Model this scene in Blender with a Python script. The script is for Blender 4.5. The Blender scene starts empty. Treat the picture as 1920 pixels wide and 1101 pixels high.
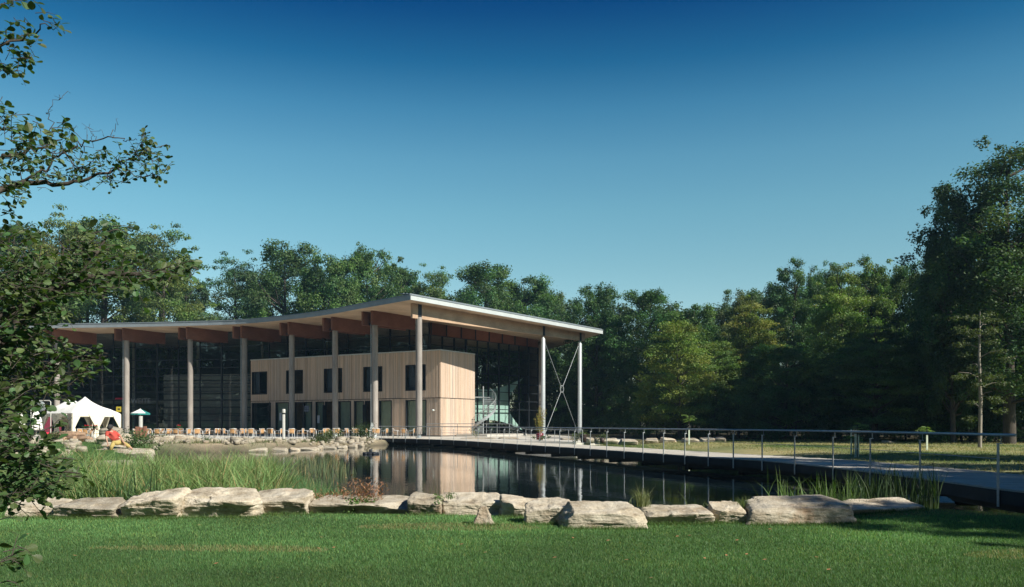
import bpy, bmesh, math, random
import numpy as np
from mathutils import Vector, Matrix, noise

R = math.radians
S = bpy.context.scene
COL = S.collection
random.seed(7)
rng = np.random.default_rng(7)

# ------------------------------------------------------------------ camera, sky, sun, exposure
EYE = 1.25                     # metres above the boardwalk (z = 0)
F = 1600.0                     # focal length in pixels of the 1920 px wide photograph
HZ = 795.0                     # row of the horizon
cam_d = bpy.data.cameras.new('camera')
cam_d.sensor_width = 36.0
cam_d.lens = 30.0
cam_d.shift_y = (HZ - 550.5) / 1920.0
cam_d.clip_start = 0.1
cam_d.clip_end = 3000
cam = bpy.data.objects.new('camera', cam_d)
COL.objects.link(cam)
cam.location = (0, 0, EYE)
cam.rotation_euler = (R(90), 0, 0)
S.camera = cam

ELEV = R(36.5)
SUNH = Vector((0.825, -0.565, 0)).normalized()
SUNV = Vector((SUNH.x * math.cos(ELEV), SUNH.y * math.cos(ELEV), math.sin(ELEV)))
w = bpy.data.worlds.new('World')
S.world = w
w.use_nodes = True
nt = w.node_tree
for n in list(nt.nodes):
    nt.nodes.remove(n)
out = nt.nodes.new('ShaderNodeOutputWorld')
bg = nt.nodes.new('ShaderNodeBackground')
sky = nt.nodes.new('ShaderNodeTexSky')
sky.sky_type = 'NISHITA'
sky.sun_disc = False
sky.sun_elevation = ELEV
sky.sun_rotation = math.atan2(SUNH.x, SUNH.y)
sky.air_density = 1.0
sky.dust_density = 0.6
sky.ozone_density = 2.5
tc = nt.nodes.new('ShaderNodeTexCoord')
sep = nt.nodes.new('ShaderNodeSeparateXYZ')
ramp = nt.nodes.new('ShaderNodeValToRGB')
cr = ramp.color_ramp
SKY_STOPS = [(0.0, (0.92, 0.90, 0.80)), (0.10, (0.78, 0.87, 0.75)), (0.18, (0.63, 0.83, 0.70)), (0.24, (0.54, 0.83, 0.71)),
             (0.295, (0.42, 0.76, 0.70)), (0.345, (0.24, 0.61, 0.64)), (0.39, (0.07, 0.40, 0.52)), (0.44, (0.008, 0.21, 0.40)), (0.60, (0.006, 0.16, 0.35)), (1.0, (0.006, 0.14, 0.32))]
cr.elements[0].position = SKY_STOPS[0][0]
cr.elements[0].color = (*SKY_STOPS[0][1], 1)
cr.elements[1].position = SKY_STOPS[-1][0]
cr.elements[1].color = (*SKY_STOPS[-1][1], 1)
for p, c in SKY_STOPS[1:-1]:
    e = cr.elements.new(p)
    e.color = (*c, 1)
mul = nt.nodes.new('ShaderNodeMix')
mul.data_type = 'RGBA'
mul.blend_type = 'MULTIPLY'
mul.inputs[0].default_value = 1.0
nt.links.new(tc.outputs['Generated'], sep.inputs[0])
nt.links.new(sep.outputs['Z'], ramp.inputs[0])
nt.links.new(sky.outputs[0], mul.inputs[6])
nt.links.new(ramp.outputs[0], mul.inputs[7])
nt.links.new(mul.outputs[2], bg.inputs[0])
nt.links.new(bg.outputs[0], out.inputs[0])
bg.inputs[1].default_value = 0.10

sl = bpy.data.lights.new('sun', 'SUN')
sl.energy = 4.4
sl.angle = R(0.53)
sl.color = (1.0, 0.945, 0.83)
sun = bpy.data.objects.new('sun', sl)
COL.objects.link(sun)
sun.rotation_euler = SUNV.to_track_quat('Z', 'Y').to_euler()
S.view_settings.view_transform = 'Standard'
S.view_settings.look = 'None'
S.view_settings.exposure = 0.75
S.view_settings.gamma = 1.0
S.view_settings.use_curve_mapping = False
S.cycles.max_bounces = 7
S.cycles.transparent_max_bounces = 12
S.cycles.caustics_reflective = False
S.cycles.caustics_refractive = False

# ------------------------------------------------------------------ helpers
def pt(px, D, py=None, z=None):
    """the world point seen at pixel (px, py) at distance D; or at height z"""
    x = (px - 960.0) * D / F
    if z is None:
        z = EYE + (HZ - py) * D / F
    return Vector((x, D, z))

def gd(py, z=0.0):
    return (EYE - z) * F / (py - HZ)

def tag(o, label=None, cat=None, group=None, kind=None):
    if label: o['label'] = label
    if cat: o['category'] = cat
    if group: o['group'] = group
    if kind: o['kind'] = kind
    return o

def empty(name, loc=(0, 0, 0), rz=0.0):
    o = bpy.data.objects.new(name, None)
    o.empty_display_size = 0.2
    COL.objects.link(o)
    o.location = loc
    o.rotation_euler = (0, 0, rz)
    return o

def link(name, me, parent=None, loc=None, rot=None, scale=None):
    o = bpy.data.objects.new(name, me)
    COL.objects.link(o)
    if parent is not None:
        o.parent = parent
    if loc is not None: o.location = loc
    if rot is not None: o.rotation_euler = rot
    if scale is not None: o.scale = scale
    return o

KIDS = {}
def copy_tree(o, kids_of, parent=None):
    c = o.copy()
    COL.objects.link(c)
    c.parent = parent
    for ch in kids_of.get(o.name, []):
        copy_tree(ch, kids_of, c)
    return c

def kids_map():
    m = {}
    for o in S.objects:
        if o.parent is not None:
            m.setdefault(o.parent.name, []).append(o)
    return m

def child_of(o, ob):
    """parent without moving (parent has only a translation/rotation)"""
    o.parent = ob
    return o

class MB:
    """collects simple solids and builds them as one mesh"""
    def __init__(self):
        self.v = []
        self.f = []
        self.mi = []
        self.sm = []
        self.cur = 0

    def add(self, vs, fs, smooth=False):
        b = len(self.v)
        self.v.extend([tuple(p) for p in vs])
        for f in fs:
            self.f.append(tuple(b + i for i in f))
            self.mi.append(self.cur)
            self.sm.append(smooth)

    def box(self, c, s, M=None):
        cx, cy, cz = c
        hx, hy, hz = s[0] / 2, s[1] / 2, s[2] / 2
        vs = [Vector((cx + a * hx, cy + b * hy, cz + d * hz)) for d in (-1, 1) for b in (-1, 1) for a in (-1, 1)]
        if M is not None:
            vs = [M @ p for p in vs]
        self.add(vs, [(0, 2, 3, 1), (4, 5, 7, 6), (0, 1, 5, 4), (2, 6, 7, 3), (0, 4, 6, 2), (1, 3, 7, 5)])
        return self

    def bar(self, a, b, wid, hgt, up=(0, 0, 1)):
        """rectangular bar from a to b; hgt along up, wid sideways"""
        a, b = Vector(a), Vector(b)
        d = (b - a).normalized()
        up = Vector(up)
        s = d.cross(up)
        if s.length < 1e-4:
            s = d.cross(Vector((1, 0, 0)))
        s.normalize()
        u = s.cross(d).normalized()
        vs = []
        for p in (a, b):
            for i, j in ((-1, -1), (1, -1), (1, 1), (-1, 1)):
                vs.append(p + s * (i * wid / 2) + u * (j * hgt / 2))
        self.add(vs, [(3, 2, 1, 0), (4, 5, 6, 7), (0, 1, 5, 4), (1, 2, 6, 5), (2, 3, 7, 6), (3, 0, 4, 7)])
        return self

    def tube(self, path, rad, n=8, cap=True, smooth=True):
        path = [Vector(p) for p in path]
        if not hasattr(rad, '__len__'):
            rad = [rad] * len(path)
        vs, fs = [], []
        ref = Vector((0, 0, 1))
        d0 = (path[1] - path[0]).normalized()
        if abs(d0.dot(ref)) > 0.9: ref = Vector((1, 0, 0))
        for i, p in enumerate(path):
            if i == 0: d = path[1] - path[0]
            elif i == len(path) - 1: d = path[-1] - path[-2]
            else: d = path[i + 1] - path[i - 1]
            d.normalize()
            s = d.cross(ref)
            if s.length < 1e-3: s = d.cross(Vector((0, 1, 0)))
            s.normalize()
            u = s.cross(d).normalized()
            ref = u
            for k in range(n):
                a = 2 * math.pi * k / n
                vs.append(p + (s * math.cos(a) + u * math.sin(a)) * rad[i])
        for i in range(len(path) - 1):
            for k in range(n):
                k2 = (k + 1) % n
                fs.append((i * n + k, i * n + k2, (i + 1) * n + k2, (i + 1) * n + k))
        self.add(vs, fs, smooth)
        if cap:
            b = len(vs) - n
            self.add(vs[:n], [tuple(range(n))[::-1]])
            self.add(vs[b:], [tuple(range(n))])
        return self

    def lathe(self, prof, c=(0, 0, 0), n=16, smooth=True):
        vs, fs = [], []
        for r, z in prof:
            for k in range(n):
                a = 2 * math.pi * k / n
                vs.append((c[0] + r * math.cos(a), c[1] + r * math.sin(a), c[2] + z))
        for i in range(len(prof) - 1):
            for k in range(n):
                k2 = (k + 1) % n
                fs.append((i * n + k, i * n + k2, (i + 1) * n + k2, (i + 1) * n + k))
        self.add(vs, fs, smooth)
        return self

    def prism(self, poly, z0, z1):
        """vertical prism over a ccw polygon"""
        n = len(poly)
        vs = [(p[0], p[1], z0) for p in poly] + [(p[0], p[1], z1) for p in poly]
        fs = [tuple(range(n))[::-1], tuple(range(n, 2 * n))]
        for k in range(n):
            k2 = (k + 1) % n
            fs.append((k, k2, n + k2, n + k))
        self.add(vs, fs)
        return self

    def quad(self, a, b, c, d):
        self.add([a, b, c, d], [(0, 1, 2, 3)])
        return self

    def mesh(self, name, mats):
        me = bpy.data.meshes.new(name)
        me.from_pydata(self.v, [], self.f)
        if not isinstance(mats, (list, tuple)): mats = [mats]
        for m in mats: me.materials.append(m)
        if len(mats) > 1:
            me.polygons.foreach_set('material_index', self.mi)
        if any(self.sm):
            me.polygons.foreach_set('use_smooth', self.sm)
        me.update()
        return me

    def build(self, name, mats, parent=None):
        return link(name, self.mesh(name, mats), parent)

def np_mesh(name, verts, faces, mat, tint=None, smooth=False, uv=None):
    """fast mesh from numpy arrays (faces all of the same size); tint = per-vertex colour (n,3)"""
    me = bpy.data.meshes.new(name)
    nv, nf, k = len(verts), len(faces), faces.shape[1]
    me.vertices.add(nv)
    me.vertices.foreach_set('co', np.ascontiguousarray(verts, dtype=np.float32).ravel())
    me.loops.add(nf * k)
    me.loops.foreach_set('vertex_index', np.ascontiguousarray(faces, dtype=np.int32).ravel())
    me.polygons.add(nf)
    me.polygons.foreach_set('loop_start', np.arange(0, nf * k, k, dtype=np.int32))
    if smooth:
        me.polygons.foreach_set('use_smooth', np.ones(nf, dtype=bool))
    if uv is not None:
        l = me.uv_layers.new(name='UVMap')
        l.data.foreach_set('uv', np.ascontiguousarray(uv[faces.ravel()], dtype=np.float32).ravel())
    me.update(calc_edges=True)
    if tint is not None:
        a = me.color_attributes.new(name='tint', type='FLOAT_COLOR', domain='POINT')
        c = np.ones((nv, 4), dtype=np.float32)
        c[:, :3] = tint
        a.data.foreach_set('color', c.ravel())
    if mat is not None:
        me.materials.append(mat)
    return me

# ------------------------------------------------------------------ materials
class NT:
    def __init__(self, name):
        self.m = bpy.data.materials.new(name)
        self.m.use_nodes = True
        self.t = self.m.node_tree
        for n in list(self.t.nodes): self.t.nodes.remove(n)
        self.out = self.t.nodes.new('ShaderNodeOutputMaterial')
    def n(self, typ, **kw):
        x = self.t.nodes.new(typ)
        for k, v in kw.items(): setattr(x, k, v)
        return x
    def l(self, a, b):
        self.t.links.new(a, b)
        return self
    def coord(self, which='Object', scale=(1, 1, 1)):
        c = self.n('ShaderNodeTexCoord')
        m = self.n('ShaderNodeMapping')
        m.inputs['Scale'].default_value = scale
        self.l(c.outputs[which], m.inputs[0])
        return m.outputs[0]
    def noise(self, vec, scale, detail=4, rough=0.6):
        n = self.n('ShaderNodeTexNoise')
        n.inputs['Scale'].default_value = scale
        n.inputs['Detail'].default_value = detail
        n.inputs['Roughness'].default_value = rough
        if vec is not None: self.l(vec, n.inputs['Vector'])
        return n.outputs['Fac']
    def ramp(self, fac, stops):
        r = self.n('ShaderNodeValToRGB')
        e = r.color_ramp.elements
        e[0].position, e[0].color = stops[0][0], (*stops[0][1], 1)
        e[1].position, e[1].color = stops[-1][0], (*stops[-1][1], 1)
        for p, c in stops[1:-1]:
            x = e.new(p)
            x.color = (*c, 1)
        self.l(fac, r.inputs[0])
        return r.outputs[0]
    def mix(self, fac, a, b, mode='MIX'):
        x = self.n('ShaderNodeMix', data_type='RGBA', blend_type=mode)
        if isinstance(fac, (int, float)): x.inputs[0].default_value = fac
        else: self.l(fac, x.inputs[0])
        for i, v in ((6, a), (7, b)):
            if isinstance(v, tuple): x.inputs[i].default_value = (*v, 1)
            else: self.l(v, x.inputs[i])
        return x.outputs[2]
    def bump(self, h, strength=0.3, dist=0.02):
        b = self.n('ShaderNodeBump')
        b.inputs['Strength'].default_value = strength
        b.inputs['Distance'].default_value = dist
        self.l(h, b.inputs['Height'])
        return b.outputs[0]
    def pbsdf(self, col, rough=0.6, metal=0.0, normal=None, spec=0.5):
        p = self.n('ShaderNodeBsdfPrincipled')
        if isinstance(col, tuple): p.inputs['Base Color'].default_value = (*col, 1)
        else: self.l(col, p.inputs['Base Color'])
        if isinstance(rough, (int, float)): p.inputs['Roughness'].default_value = rough
        else: self.l(rough, p.inputs['Roughness'])
        p.inputs['Metallic'].default_value = metal
        p.inputs['Specular IOR Level'].default_value = spec
        if normal is not None: self.l(normal, p.inputs['Normal'])
        return p.outputs[0]
    def done(self, sh):
        self.l(sh, self.out.inputs[0])
        return self.m

def plain(name, col, rough=0.6, metal=0.0, var=0.15, scale=6.0, spec=0.4):
    """a colour with a little uneven wear"""
    t = NT(name)
    v = t.coord()
    f = t.noise(v, scale, 5, 0.65)
    lo = tuple(c * (1 - var) for c in col)
    hi = tuple(min(1, c * (1 + var)) for c in col)
    c = t.ramp(f, [(0.3, lo), (0.7, hi)])
    return t.done(t.pbsdf(c, rough, metal, t.bump(f, 0.1, 0.01), spec))

def wood(name, lo, hi, stretch=(14, 14, 0.5), scale=1.0, rough=0.75, perobj=True):
    t = NT(name)
    v = t.coord(scale=stretch)
    f1 = t.noise(v, 2.0 * scale, 6, 0.7)
    f2 = t.noise(t.coord(), 0.5, 3, 0.6)
    c = t.ramp(f1, [(0.25, lo), (0.75, hi)])
    c = t.mix(t.ramp(f2, [(0.35, (0, 0, 0)), (0.7, (1, 1, 1))]), c, t.mix(1.0, c, (0.72, 0.70, 0.70), 'MULTIPLY'))
    if perobj:
        a = t.n('ShaderNodeAttribute', attribute_name='tint')
        oi = t.n('ShaderNodeObjectInfo')
        b = t.n('ShaderNodeMapRange')
        t.l(oi.outputs['Random'], b.inputs[0])
        b.inputs[3].default_value = 0.85
        b.inputs[4].default_value = 1.12
        cc = t.n('ShaderNodeCombineColor')
        for i in range(3): t.l(b.outputs[0], cc.inputs[i])
        c = t.mix(1.0, c, cc.outputs[0], 'MULTIPLY')
    return t.done(t.pbsdf(c, rough, 0, t.bump(f1, 0.25, 0.01), 0.3))

M = {}
M['steel'] = plain('galvanised_steel', (0.34, 0.37, 0.38), 0.5, 0.35, 0.15, 8)
M['rail'] = plain('rail_steel', (0.46, 0.50, 0.51), 0.45, 0.35, 0.15, 10)
M['darkmetal'] = plain('dark_frame_metal', (0.018, 0.022, 0.028), 0.45, 0.2, 0.2, 5)
M['deckbeam'] = plain('dark_painted_beam', (0.016, 0.020, 0.027), 0.6, 0.1, 0.3, 3)
M['fascia'] = plain('zinc_fascia', (0.52, 0.55, 0.54), 0.5, 0.25, 0.08, 1.5)
M['shadedfascia'] = plain('shaded_zinc_fascia', (0.25, 0.28, 0.30), 0.5, 0.2, 0.12, 1.0)  # fascia zinc with the shade on the front eave put into its colour
M['rooftop'] = plain('zinc_roof', (0.22, 0.25, 0.27), 0.5, 0.3, 0.12, 1.0)
M['soffit'] = wood('soffit_boards', (0.55, 0.41, 0.28), (0.70, 0.55, 0.40), (0.6, 9, 9))
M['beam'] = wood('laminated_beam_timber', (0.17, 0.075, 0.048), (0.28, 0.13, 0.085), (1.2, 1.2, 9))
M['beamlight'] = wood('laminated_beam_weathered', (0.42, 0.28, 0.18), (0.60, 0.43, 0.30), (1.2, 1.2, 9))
M['column'] = wood('weathered_column_timber', (0.17, 0.152, 0.14), (0.46, 0.42, 0.375), (14, 14, 0.30))
M['panel'] = wood('dark_timber_panel', (0.20, 0.08, 0.045), (0.31, 0.135, 0.075), (2, 2, 9))
M['stonewall'] = None

def clad_mat():
    t = NT('larch_cladding')
    a = t.n('ShaderNodeAttribute', attribute_name='tint')
    v = t.coord(scale=(9, 9, 0.35))
    f1 = t.noise(v, 2.0, 6, 0.7)
    c = t.ramp(f1, [(0.2, (0.43, 0.31, 0.225)), (0.55, (0.60, 0.465, 0.36)), (0.8, (0.71, 0.585, 0.475))])
    f2 = t.noise(t.coord(scale=(1, 1, 0.25)), 0.6, 4, 0.6)
    c = t.mix(t.ramp(f2, [(0.45, (0, 0, 0)), (0.75, (0.6, 0.6, 0.6))]), c, (0.42, 0.37, 0.34))
    c = t.mix(1.0, c, a.outputs['Color'], 'MULTIPLY')
    return t.done(t.pbsdf(c, 0.75, 0, t.bump(f1, 0.3, 0.01), 0.25))
M['clad'] = clad_mat()

def glass_mat(name, tintc, refl=0.10, rough=0.0):
    t = NT(name)
    tr = t.n('ShaderNodeBsdfTransparent')
    tr.inputs[0].default_value = (*tintc, 1)
    gl = t.n('ShaderNodeBsdfGlossy')
    gl.inputs['Roughness'].default_value = rough
    gl.inputs[0].default_value = (0.85, 0.95, 0.98, 1)
    fr = t.n('ShaderNodeFresnel')
    fr.inputs[0].default_value = 1.5
    mr = t.n('ShaderNodeMapRange')
    mr.inputs[1].default_value = 0.0
    mr.inputs[2].default_value = 1.0
    mr.inputs[3].default_value = refl
    mr.inputs[4].default_value = 1.0
    t.l(fr.outputs[0], mr.inputs[0])
    nz = t.noise(t.coord(), 0.8, 2, 0.5)
    b = t.bump(nz, 0.04, 0.05)
    t.l(b, gl.inputs['Normal'])
    mx = t.n('ShaderNodeMixShader')
    geo = t.n('ShaderNodeNewGeometry')
    inv = t.n('ShaderNodeMath', operation='SUBTRACT'); inv.inputs[0].default_value = 1.0
    t.l(geo.outputs['Backfacing'], inv.inputs[1])
    mm = t.n('ShaderNodeMath', operation='MULTIPLY')
    t.l(mr.outputs[0], mm.inputs[0]); t.l(inv.outputs[0], mm.inputs[1])
    t.l(mm.outputs[0], mx.inputs[0])
    t.l(tr.outputs[0], mx.inputs[1])
    t.l(gl.outputs[0], mx.inputs[2])
    return t.done(mx.outputs[0])
M['glass'] = glass_mat('facade_glass', (0.74, 0.82, 0.88), 0.035)
M['glassclear'] = glass_mat('clear_facade_glass', (0.95, 0.97, 0.97), 0.03)
M['glasslight'] = glass_mat('window_glass', (0.78, 0.84, 0.84), 0.10)

def leaf_mat(name, spec=0.3, trans=0.34, use_obj=True, vein=False):
    t = NT(name)
    a = t.n('ShaderNodeAttribute', attribute_name='tint')
    c = a.outputs['Color']
    if use_obj:
        oi = t.n('ShaderNodeObjectInfo')
        c = t.mix(1.0, c, oi.outputs['Color'], 'MULTIPLY')
    nrm = None
    if vein:
        uv = t.n('ShaderNodeTexCoord')
        sx = t.n('ShaderNodeSeparateXYZ')
        t.l(uv.outputs['UV'], sx.inputs[0])
        ab = t.n('ShaderNodeMath', operation='ABSOLUTE')
        t.l(sx.outputs['X'], ab.inputs[0])
        ad = t.n('ShaderNodeMath', operation='MULTIPLY_ADD')
        t.l(ab.outputs[0], ad.inputs[0])
        ad.inputs[1].default_value = -0.8
        t.l(sx.outputs['Y'], ad.inputs[2])
        mu = t.n('ShaderNodeMath', operation='MULTIPLY')
        t.l(ad.outputs[0], mu.inputs[0])
        mu.inputs[1].default_value = 55.0
        sn = t.n('ShaderNodeMath', operation='SINE')
        t.l(mu.outputs[0], sn.inputs[0])
        nrm = t.bump(sn.outputs[0], 0.5, 0.0012)
        vc = t.ramp(sn.outputs[0], [(0.0, (0.75, 0.75, 0.75)), (1.0, (1.1, 1.1, 1.1))])
        c = t.mix(1.0, c, vc, 'MULTIPLY')
    p = t.pbsdf(c, 0.42 if vein else 0.55, 0, nrm, spec)
    tl = t.n('ShaderNodeBsdfTranslucent')
    tcx = t.mix(1.0, c, (1.3, 1.5, 0.5), 'MULTIPLY')
    t.l(tcx, tl.inputs[0])
    mx = t.n('ShaderNodeMixShader')
    mx.inputs[0].default_value = trans
    t.l(p, mx.inputs[1])
    t.l(tl.outputs[0], mx.inputs[2])
    return t.done(mx.outputs[0])
M['leaf'] = leaf_mat('tree_foliage')
M['alderleaf'] = leaf_mat('broad_leaf', 0.5, 0.28, False, True)
M['blade'] = leaf_mat('grass_blade', 0.3, 0.3, False)

def bark_mat(name, lo, hi):
    t = NT(name)
    f = t.noise(t.coord(scale=(6, 6, 1.5)), 2.5, 6, 0.7)
    c = t.ramp(f, [(0.3, lo), (0.7, hi)])
    return t.done(t.pbsdf(c, 0.85, 0, t.bump(f, 0.5, 0.02), 0.2))
M['bark'] = bark_mat('dark_bark', (0.035, 0.03, 0.025), (0.10, 0.085, 0.07))
M['barkpale'] = bark_mat('pale_bark', (0.16, 0.14, 0.11), (0.36, 0.32, 0.27))

def stone_mat():
    t = NT('limestone')
    v = t.coord('Object')
    oi = t.n('ShaderNodeObjectInfo')
    vv = t.n('ShaderNodeVectorMath', operation='ADD')
    sc = t.n('ShaderNodeVectorMath', operation='SCALE')
    cb = t.n('ShaderNodeCombineXYZ')
    for i in range(3): t.l(oi.outputs['Random'], cb.inputs[i])
    t.l(cb.outputs[0], sc.inputs[0]); sc.inputs['Scale'].default_value = 40.0
    t.l(v, vv.inputs[0]); t.l(sc.outputs[0], vv.inputs[1])
    P = vv.outputs[0]
    st = t.n('ShaderNodeMapping'); st.inputs['Scale'].default_value = (1.0, 1.0, 2.6)
    t.l(P, st.inputs[0])
    f1 = t.noise(st.outputs[0], 3.0, 9, 0.68)
    f2 = t.noise(P, 1.3, 4, 0.6)
    f3 = t.noise(P, 26.0, 4, 0.7)
    c = t.ramp(f1, [(0.28, (0.20, 0.155, 0.105)), (0.40, (0.44, 0.37, 0.27)), (0.58, (0.64, 0.57, 0.45)), (0.8, (0.74, 0.69, 0.58))])
    c = t.mix(t.ramp(f2, [(0.56, (0, 0, 0)), (0.72, (0.75, 0.75, 0.75))]), c, (0.40, 0.24, 0.13))
    c = t.mix(t.ramp(t.noise(P, 2.2, 5, 0.7), [(0.6, (0, 0, 0)), (0.78, (0.7, 0.7, 0.7))]), c, (0.20, 0.19, 0.17))
    c = t.mix(0.35, c, t.ramp(f3, [(0.35, (0.45, 0.45, 0.45)), (0.6, (1.0, 1.0, 1.0))]), 'MULTIPLY')
    mr = t.n('ShaderNodeMapRange'); t.l(oi.outputs['Random'], mr.inputs[0]); mr.inputs[3].default_value = 0.66; mr.inputs[4].default_value = 1.06
    sw = t.n('ShaderNodeCombineColor')
    for i in range(3): t.l(mr.outputs[0], sw.inputs[i])
    c = t.mix(1.0, c, sw.outputs[0], 'MULTIPLY')
    ad = t.n('ShaderNodeMath', operation='ADD')
    t.l(f1, ad.inputs[0])
    m2 = t.n('ShaderNodeMath', operation='MULTIPLY'); t.l(f3, m2.inputs[0]); m2.inputs[1].default_value = 0.35
    t.l(m2.outputs[0], ad.inputs[1])
    return t.done(t.pbsdf(c, 0.85, 0, t.bump(ad.outputs[0], 0.9, 0.05), 0.25))
M['stone'] = stone_mat()

def ground_mat():
    t = NT('ground_cover')
    a = t.n('ShaderNodeAttribute', attribute_name='tint')
    v = t.coord()
    f1 = t.noise(v, 18.0, 6, 0.75)
    f2 = t.noise(v, 0.45, 4, 0.6)
    f3 = t.noise(t.coord(scale=(0.35, 2.2, 1)), 0.9, 4, 0.6)
    c = t.mix(1.0, a.outputs['Color'], t.ramp(f1, [(0.3, (0.55, 0.55, 0.55)), (0.7, (1.3, 1.3, 1.3))]), 'MULTIPLY')
    c = t.mix(1.0, c, t.ramp(f2, [(0.3, (0.8, 0.85, 0.8)), (0.7, (1.2, 1.12, 1.1))]), 'MULTIPLY')
    c = t.mix(1.0, c, t.ramp(f3, [(0.35, (0.85, 0.85, 0.85)), (0.65, (1.15, 1.15, 1.1))]), 'MULTIPLY')
    return t.done(t.pbsdf(c, 0.9, 0, t.bump(f1, 0.8, 0.04), 0.15))
M['ground'] = ground_mat()

def water_mat():
    t = NT('pond_water')
    v = t.coord()
    n1 = t.noise(t.coord(scale=(1.0, 0.5, 1)), 2.2, 3, 0.5)
    n2 = t.noise(v, 11.0, 2, 0.5)
    b1 = t.n('ShaderNodeBump'); b1.inputs['Strength'].default_value = 0.08; b1.inputs['Distance'].default_value = 0.05
    t.l(n1, b1.inputs['Height'])
    b2 = t.n('ShaderNodeBump'); b2.inputs['Strength'].default_value = 0.06; b2.inputs['Distance'].default_value = 0.01
    t.l(n2, b2.inputs['Height']); t.l(b1.outputs[0], b2.inputs['Normal'])
    p = t.n('ShaderNodeBsdfPrincipled')
    p.inputs['Base Color'].default_value = (0.006, 0.012, 0.012, 1)
    p.inputs['Roughness'].default_value = 0.02
    p.inputs['IOR'].default_value = 1.33
    t.l(b2.outputs[0], p.inputs['Normal'])
    return t.done(p.outputs[0])
M['water'] = water_mat()
M['paving'] = plain('pale_paving', (0.54, 0.51, 0.45), 0.85, 0, 0.15, 1.2)
M['deck'] = wood('bleached_deck_boards', (0.50, 0.47, 0.41), (0.66, 0.62, 0.54), (3, 3, 3))
M['concrete'] = plain('concrete', (0.45, 0.43, 0.39), 0.85, 0, 0.12, 2)
# ------------------------------------------------------------------ the pond, the land, the terrace
POND = [(-7.0, 15.2), (-9.5, 18.0), (-10.5, 22), (-12.2, 28), (-15.5, 36), (-19.5, 43), (-21.5, 49), (-20.5, 53), (-16.2, 54.5),
        (-14.0, 59.5), (-12.5, 66.5), (-11.2, 71.5), (-10.0, 76), (-3.0, 74), (0.5, 66), (4.2, 55), (7.8, 46), (10.3, 37), (11.8, 29),
        (12.0, 20), (13.0, 14), (12.2, 11.6), (9.0, 13.0), (7.0, 14.6), (3.0, 14.4), (-2.0, 14.9)]
WZ = -0.54

def poly_sd(P, X, Y):
    """signed distance to polygon, negative inside"""
    P = np.array(P, dtype=float)
    d = np.full(X.shape, 1e9)
    ins = np.zeros(X.shape, dtype=bool)
    n = len(P)
    for i in range(n):
        ax, ay = P[i]
        bx, by = P[(i + 1) % n]
        ex, ey = bx - ax, by - ay
        t = np.clip(((X - ax) * ex + (Y - ay) * ey) / (ex * ex + ey * ey), 0, 1)
        d = np.minimum(d, np.hypot(X - ax - t * ex, Y - ay - t * ey))
        cond = ((ay > Y) != (by > Y))
        with np.errstate(divide='ignore', invalid='ignore'):
            xi = (bx - ax) * (Y - ay) / (by - ay) + ax
        ins ^= cond & (X < xi)
    return np.where(ins, -d, d)

def vnoise(X, Y, s, seed=0):
    """cheap smooth noise"""
    r = np.random.default_rng(100 + seed)
    o = np.zeros(X.shape)
    for k in range(6):
        a = r.uniform(0, 6.28)
        f = s * r.uniform(0.6, 1.8)
        o += np.sin((X * math.cos(a) + Y * math.sin(a)) * f + r.uniform(0, 6.28))
    return o / 6

def land_z(X, Y):
    X = np.asarray(X, float); Y = np.asarray(Y, float)
    sm = lambda e0, e1, v: (lambda t: t * t * (3 - 2 * t))(np.clip((v - e0) / (e1 - e0), 0, 1))
    z = -0.30 + 0 * X
    z = z + 0.02 * vnoise(X, Y, 0.5, 1)
    z = z + 0.15 * sm(4.5, 7, X) * sm(11, 14, Y) * (1 - sm(8, 9.5, X)) * (Y < 20)
    # meadow beyond the boardwalk
    right = sm(0, 6, X - (12 - (Y - 14) * 0.12))
    z = np.where(Y > 16, z + 0.24 * right, z)
    # left bank rises towards the terrace
    lb = sm(-9, -16, X) * sm(26, 52, Y) * (1 - sm(60, 66, Y))
    z = z + 0.30 * lb + 0.35 * np.exp(-((X + 25.0) / 3.0) ** 2 - ((Y - 46) / 5.0) ** 2) * 0.9
    z = z + 0.20 * sm(62, 76, Y)
    z = z + 2.0 * sm(150, 400, Y)
    sd = poly_sd(POND, X, Y)
    z = np.where(sd < 0.5, z - (z + 1.3) * sm(0.5, -1.0, sd), z)
    return z

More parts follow.
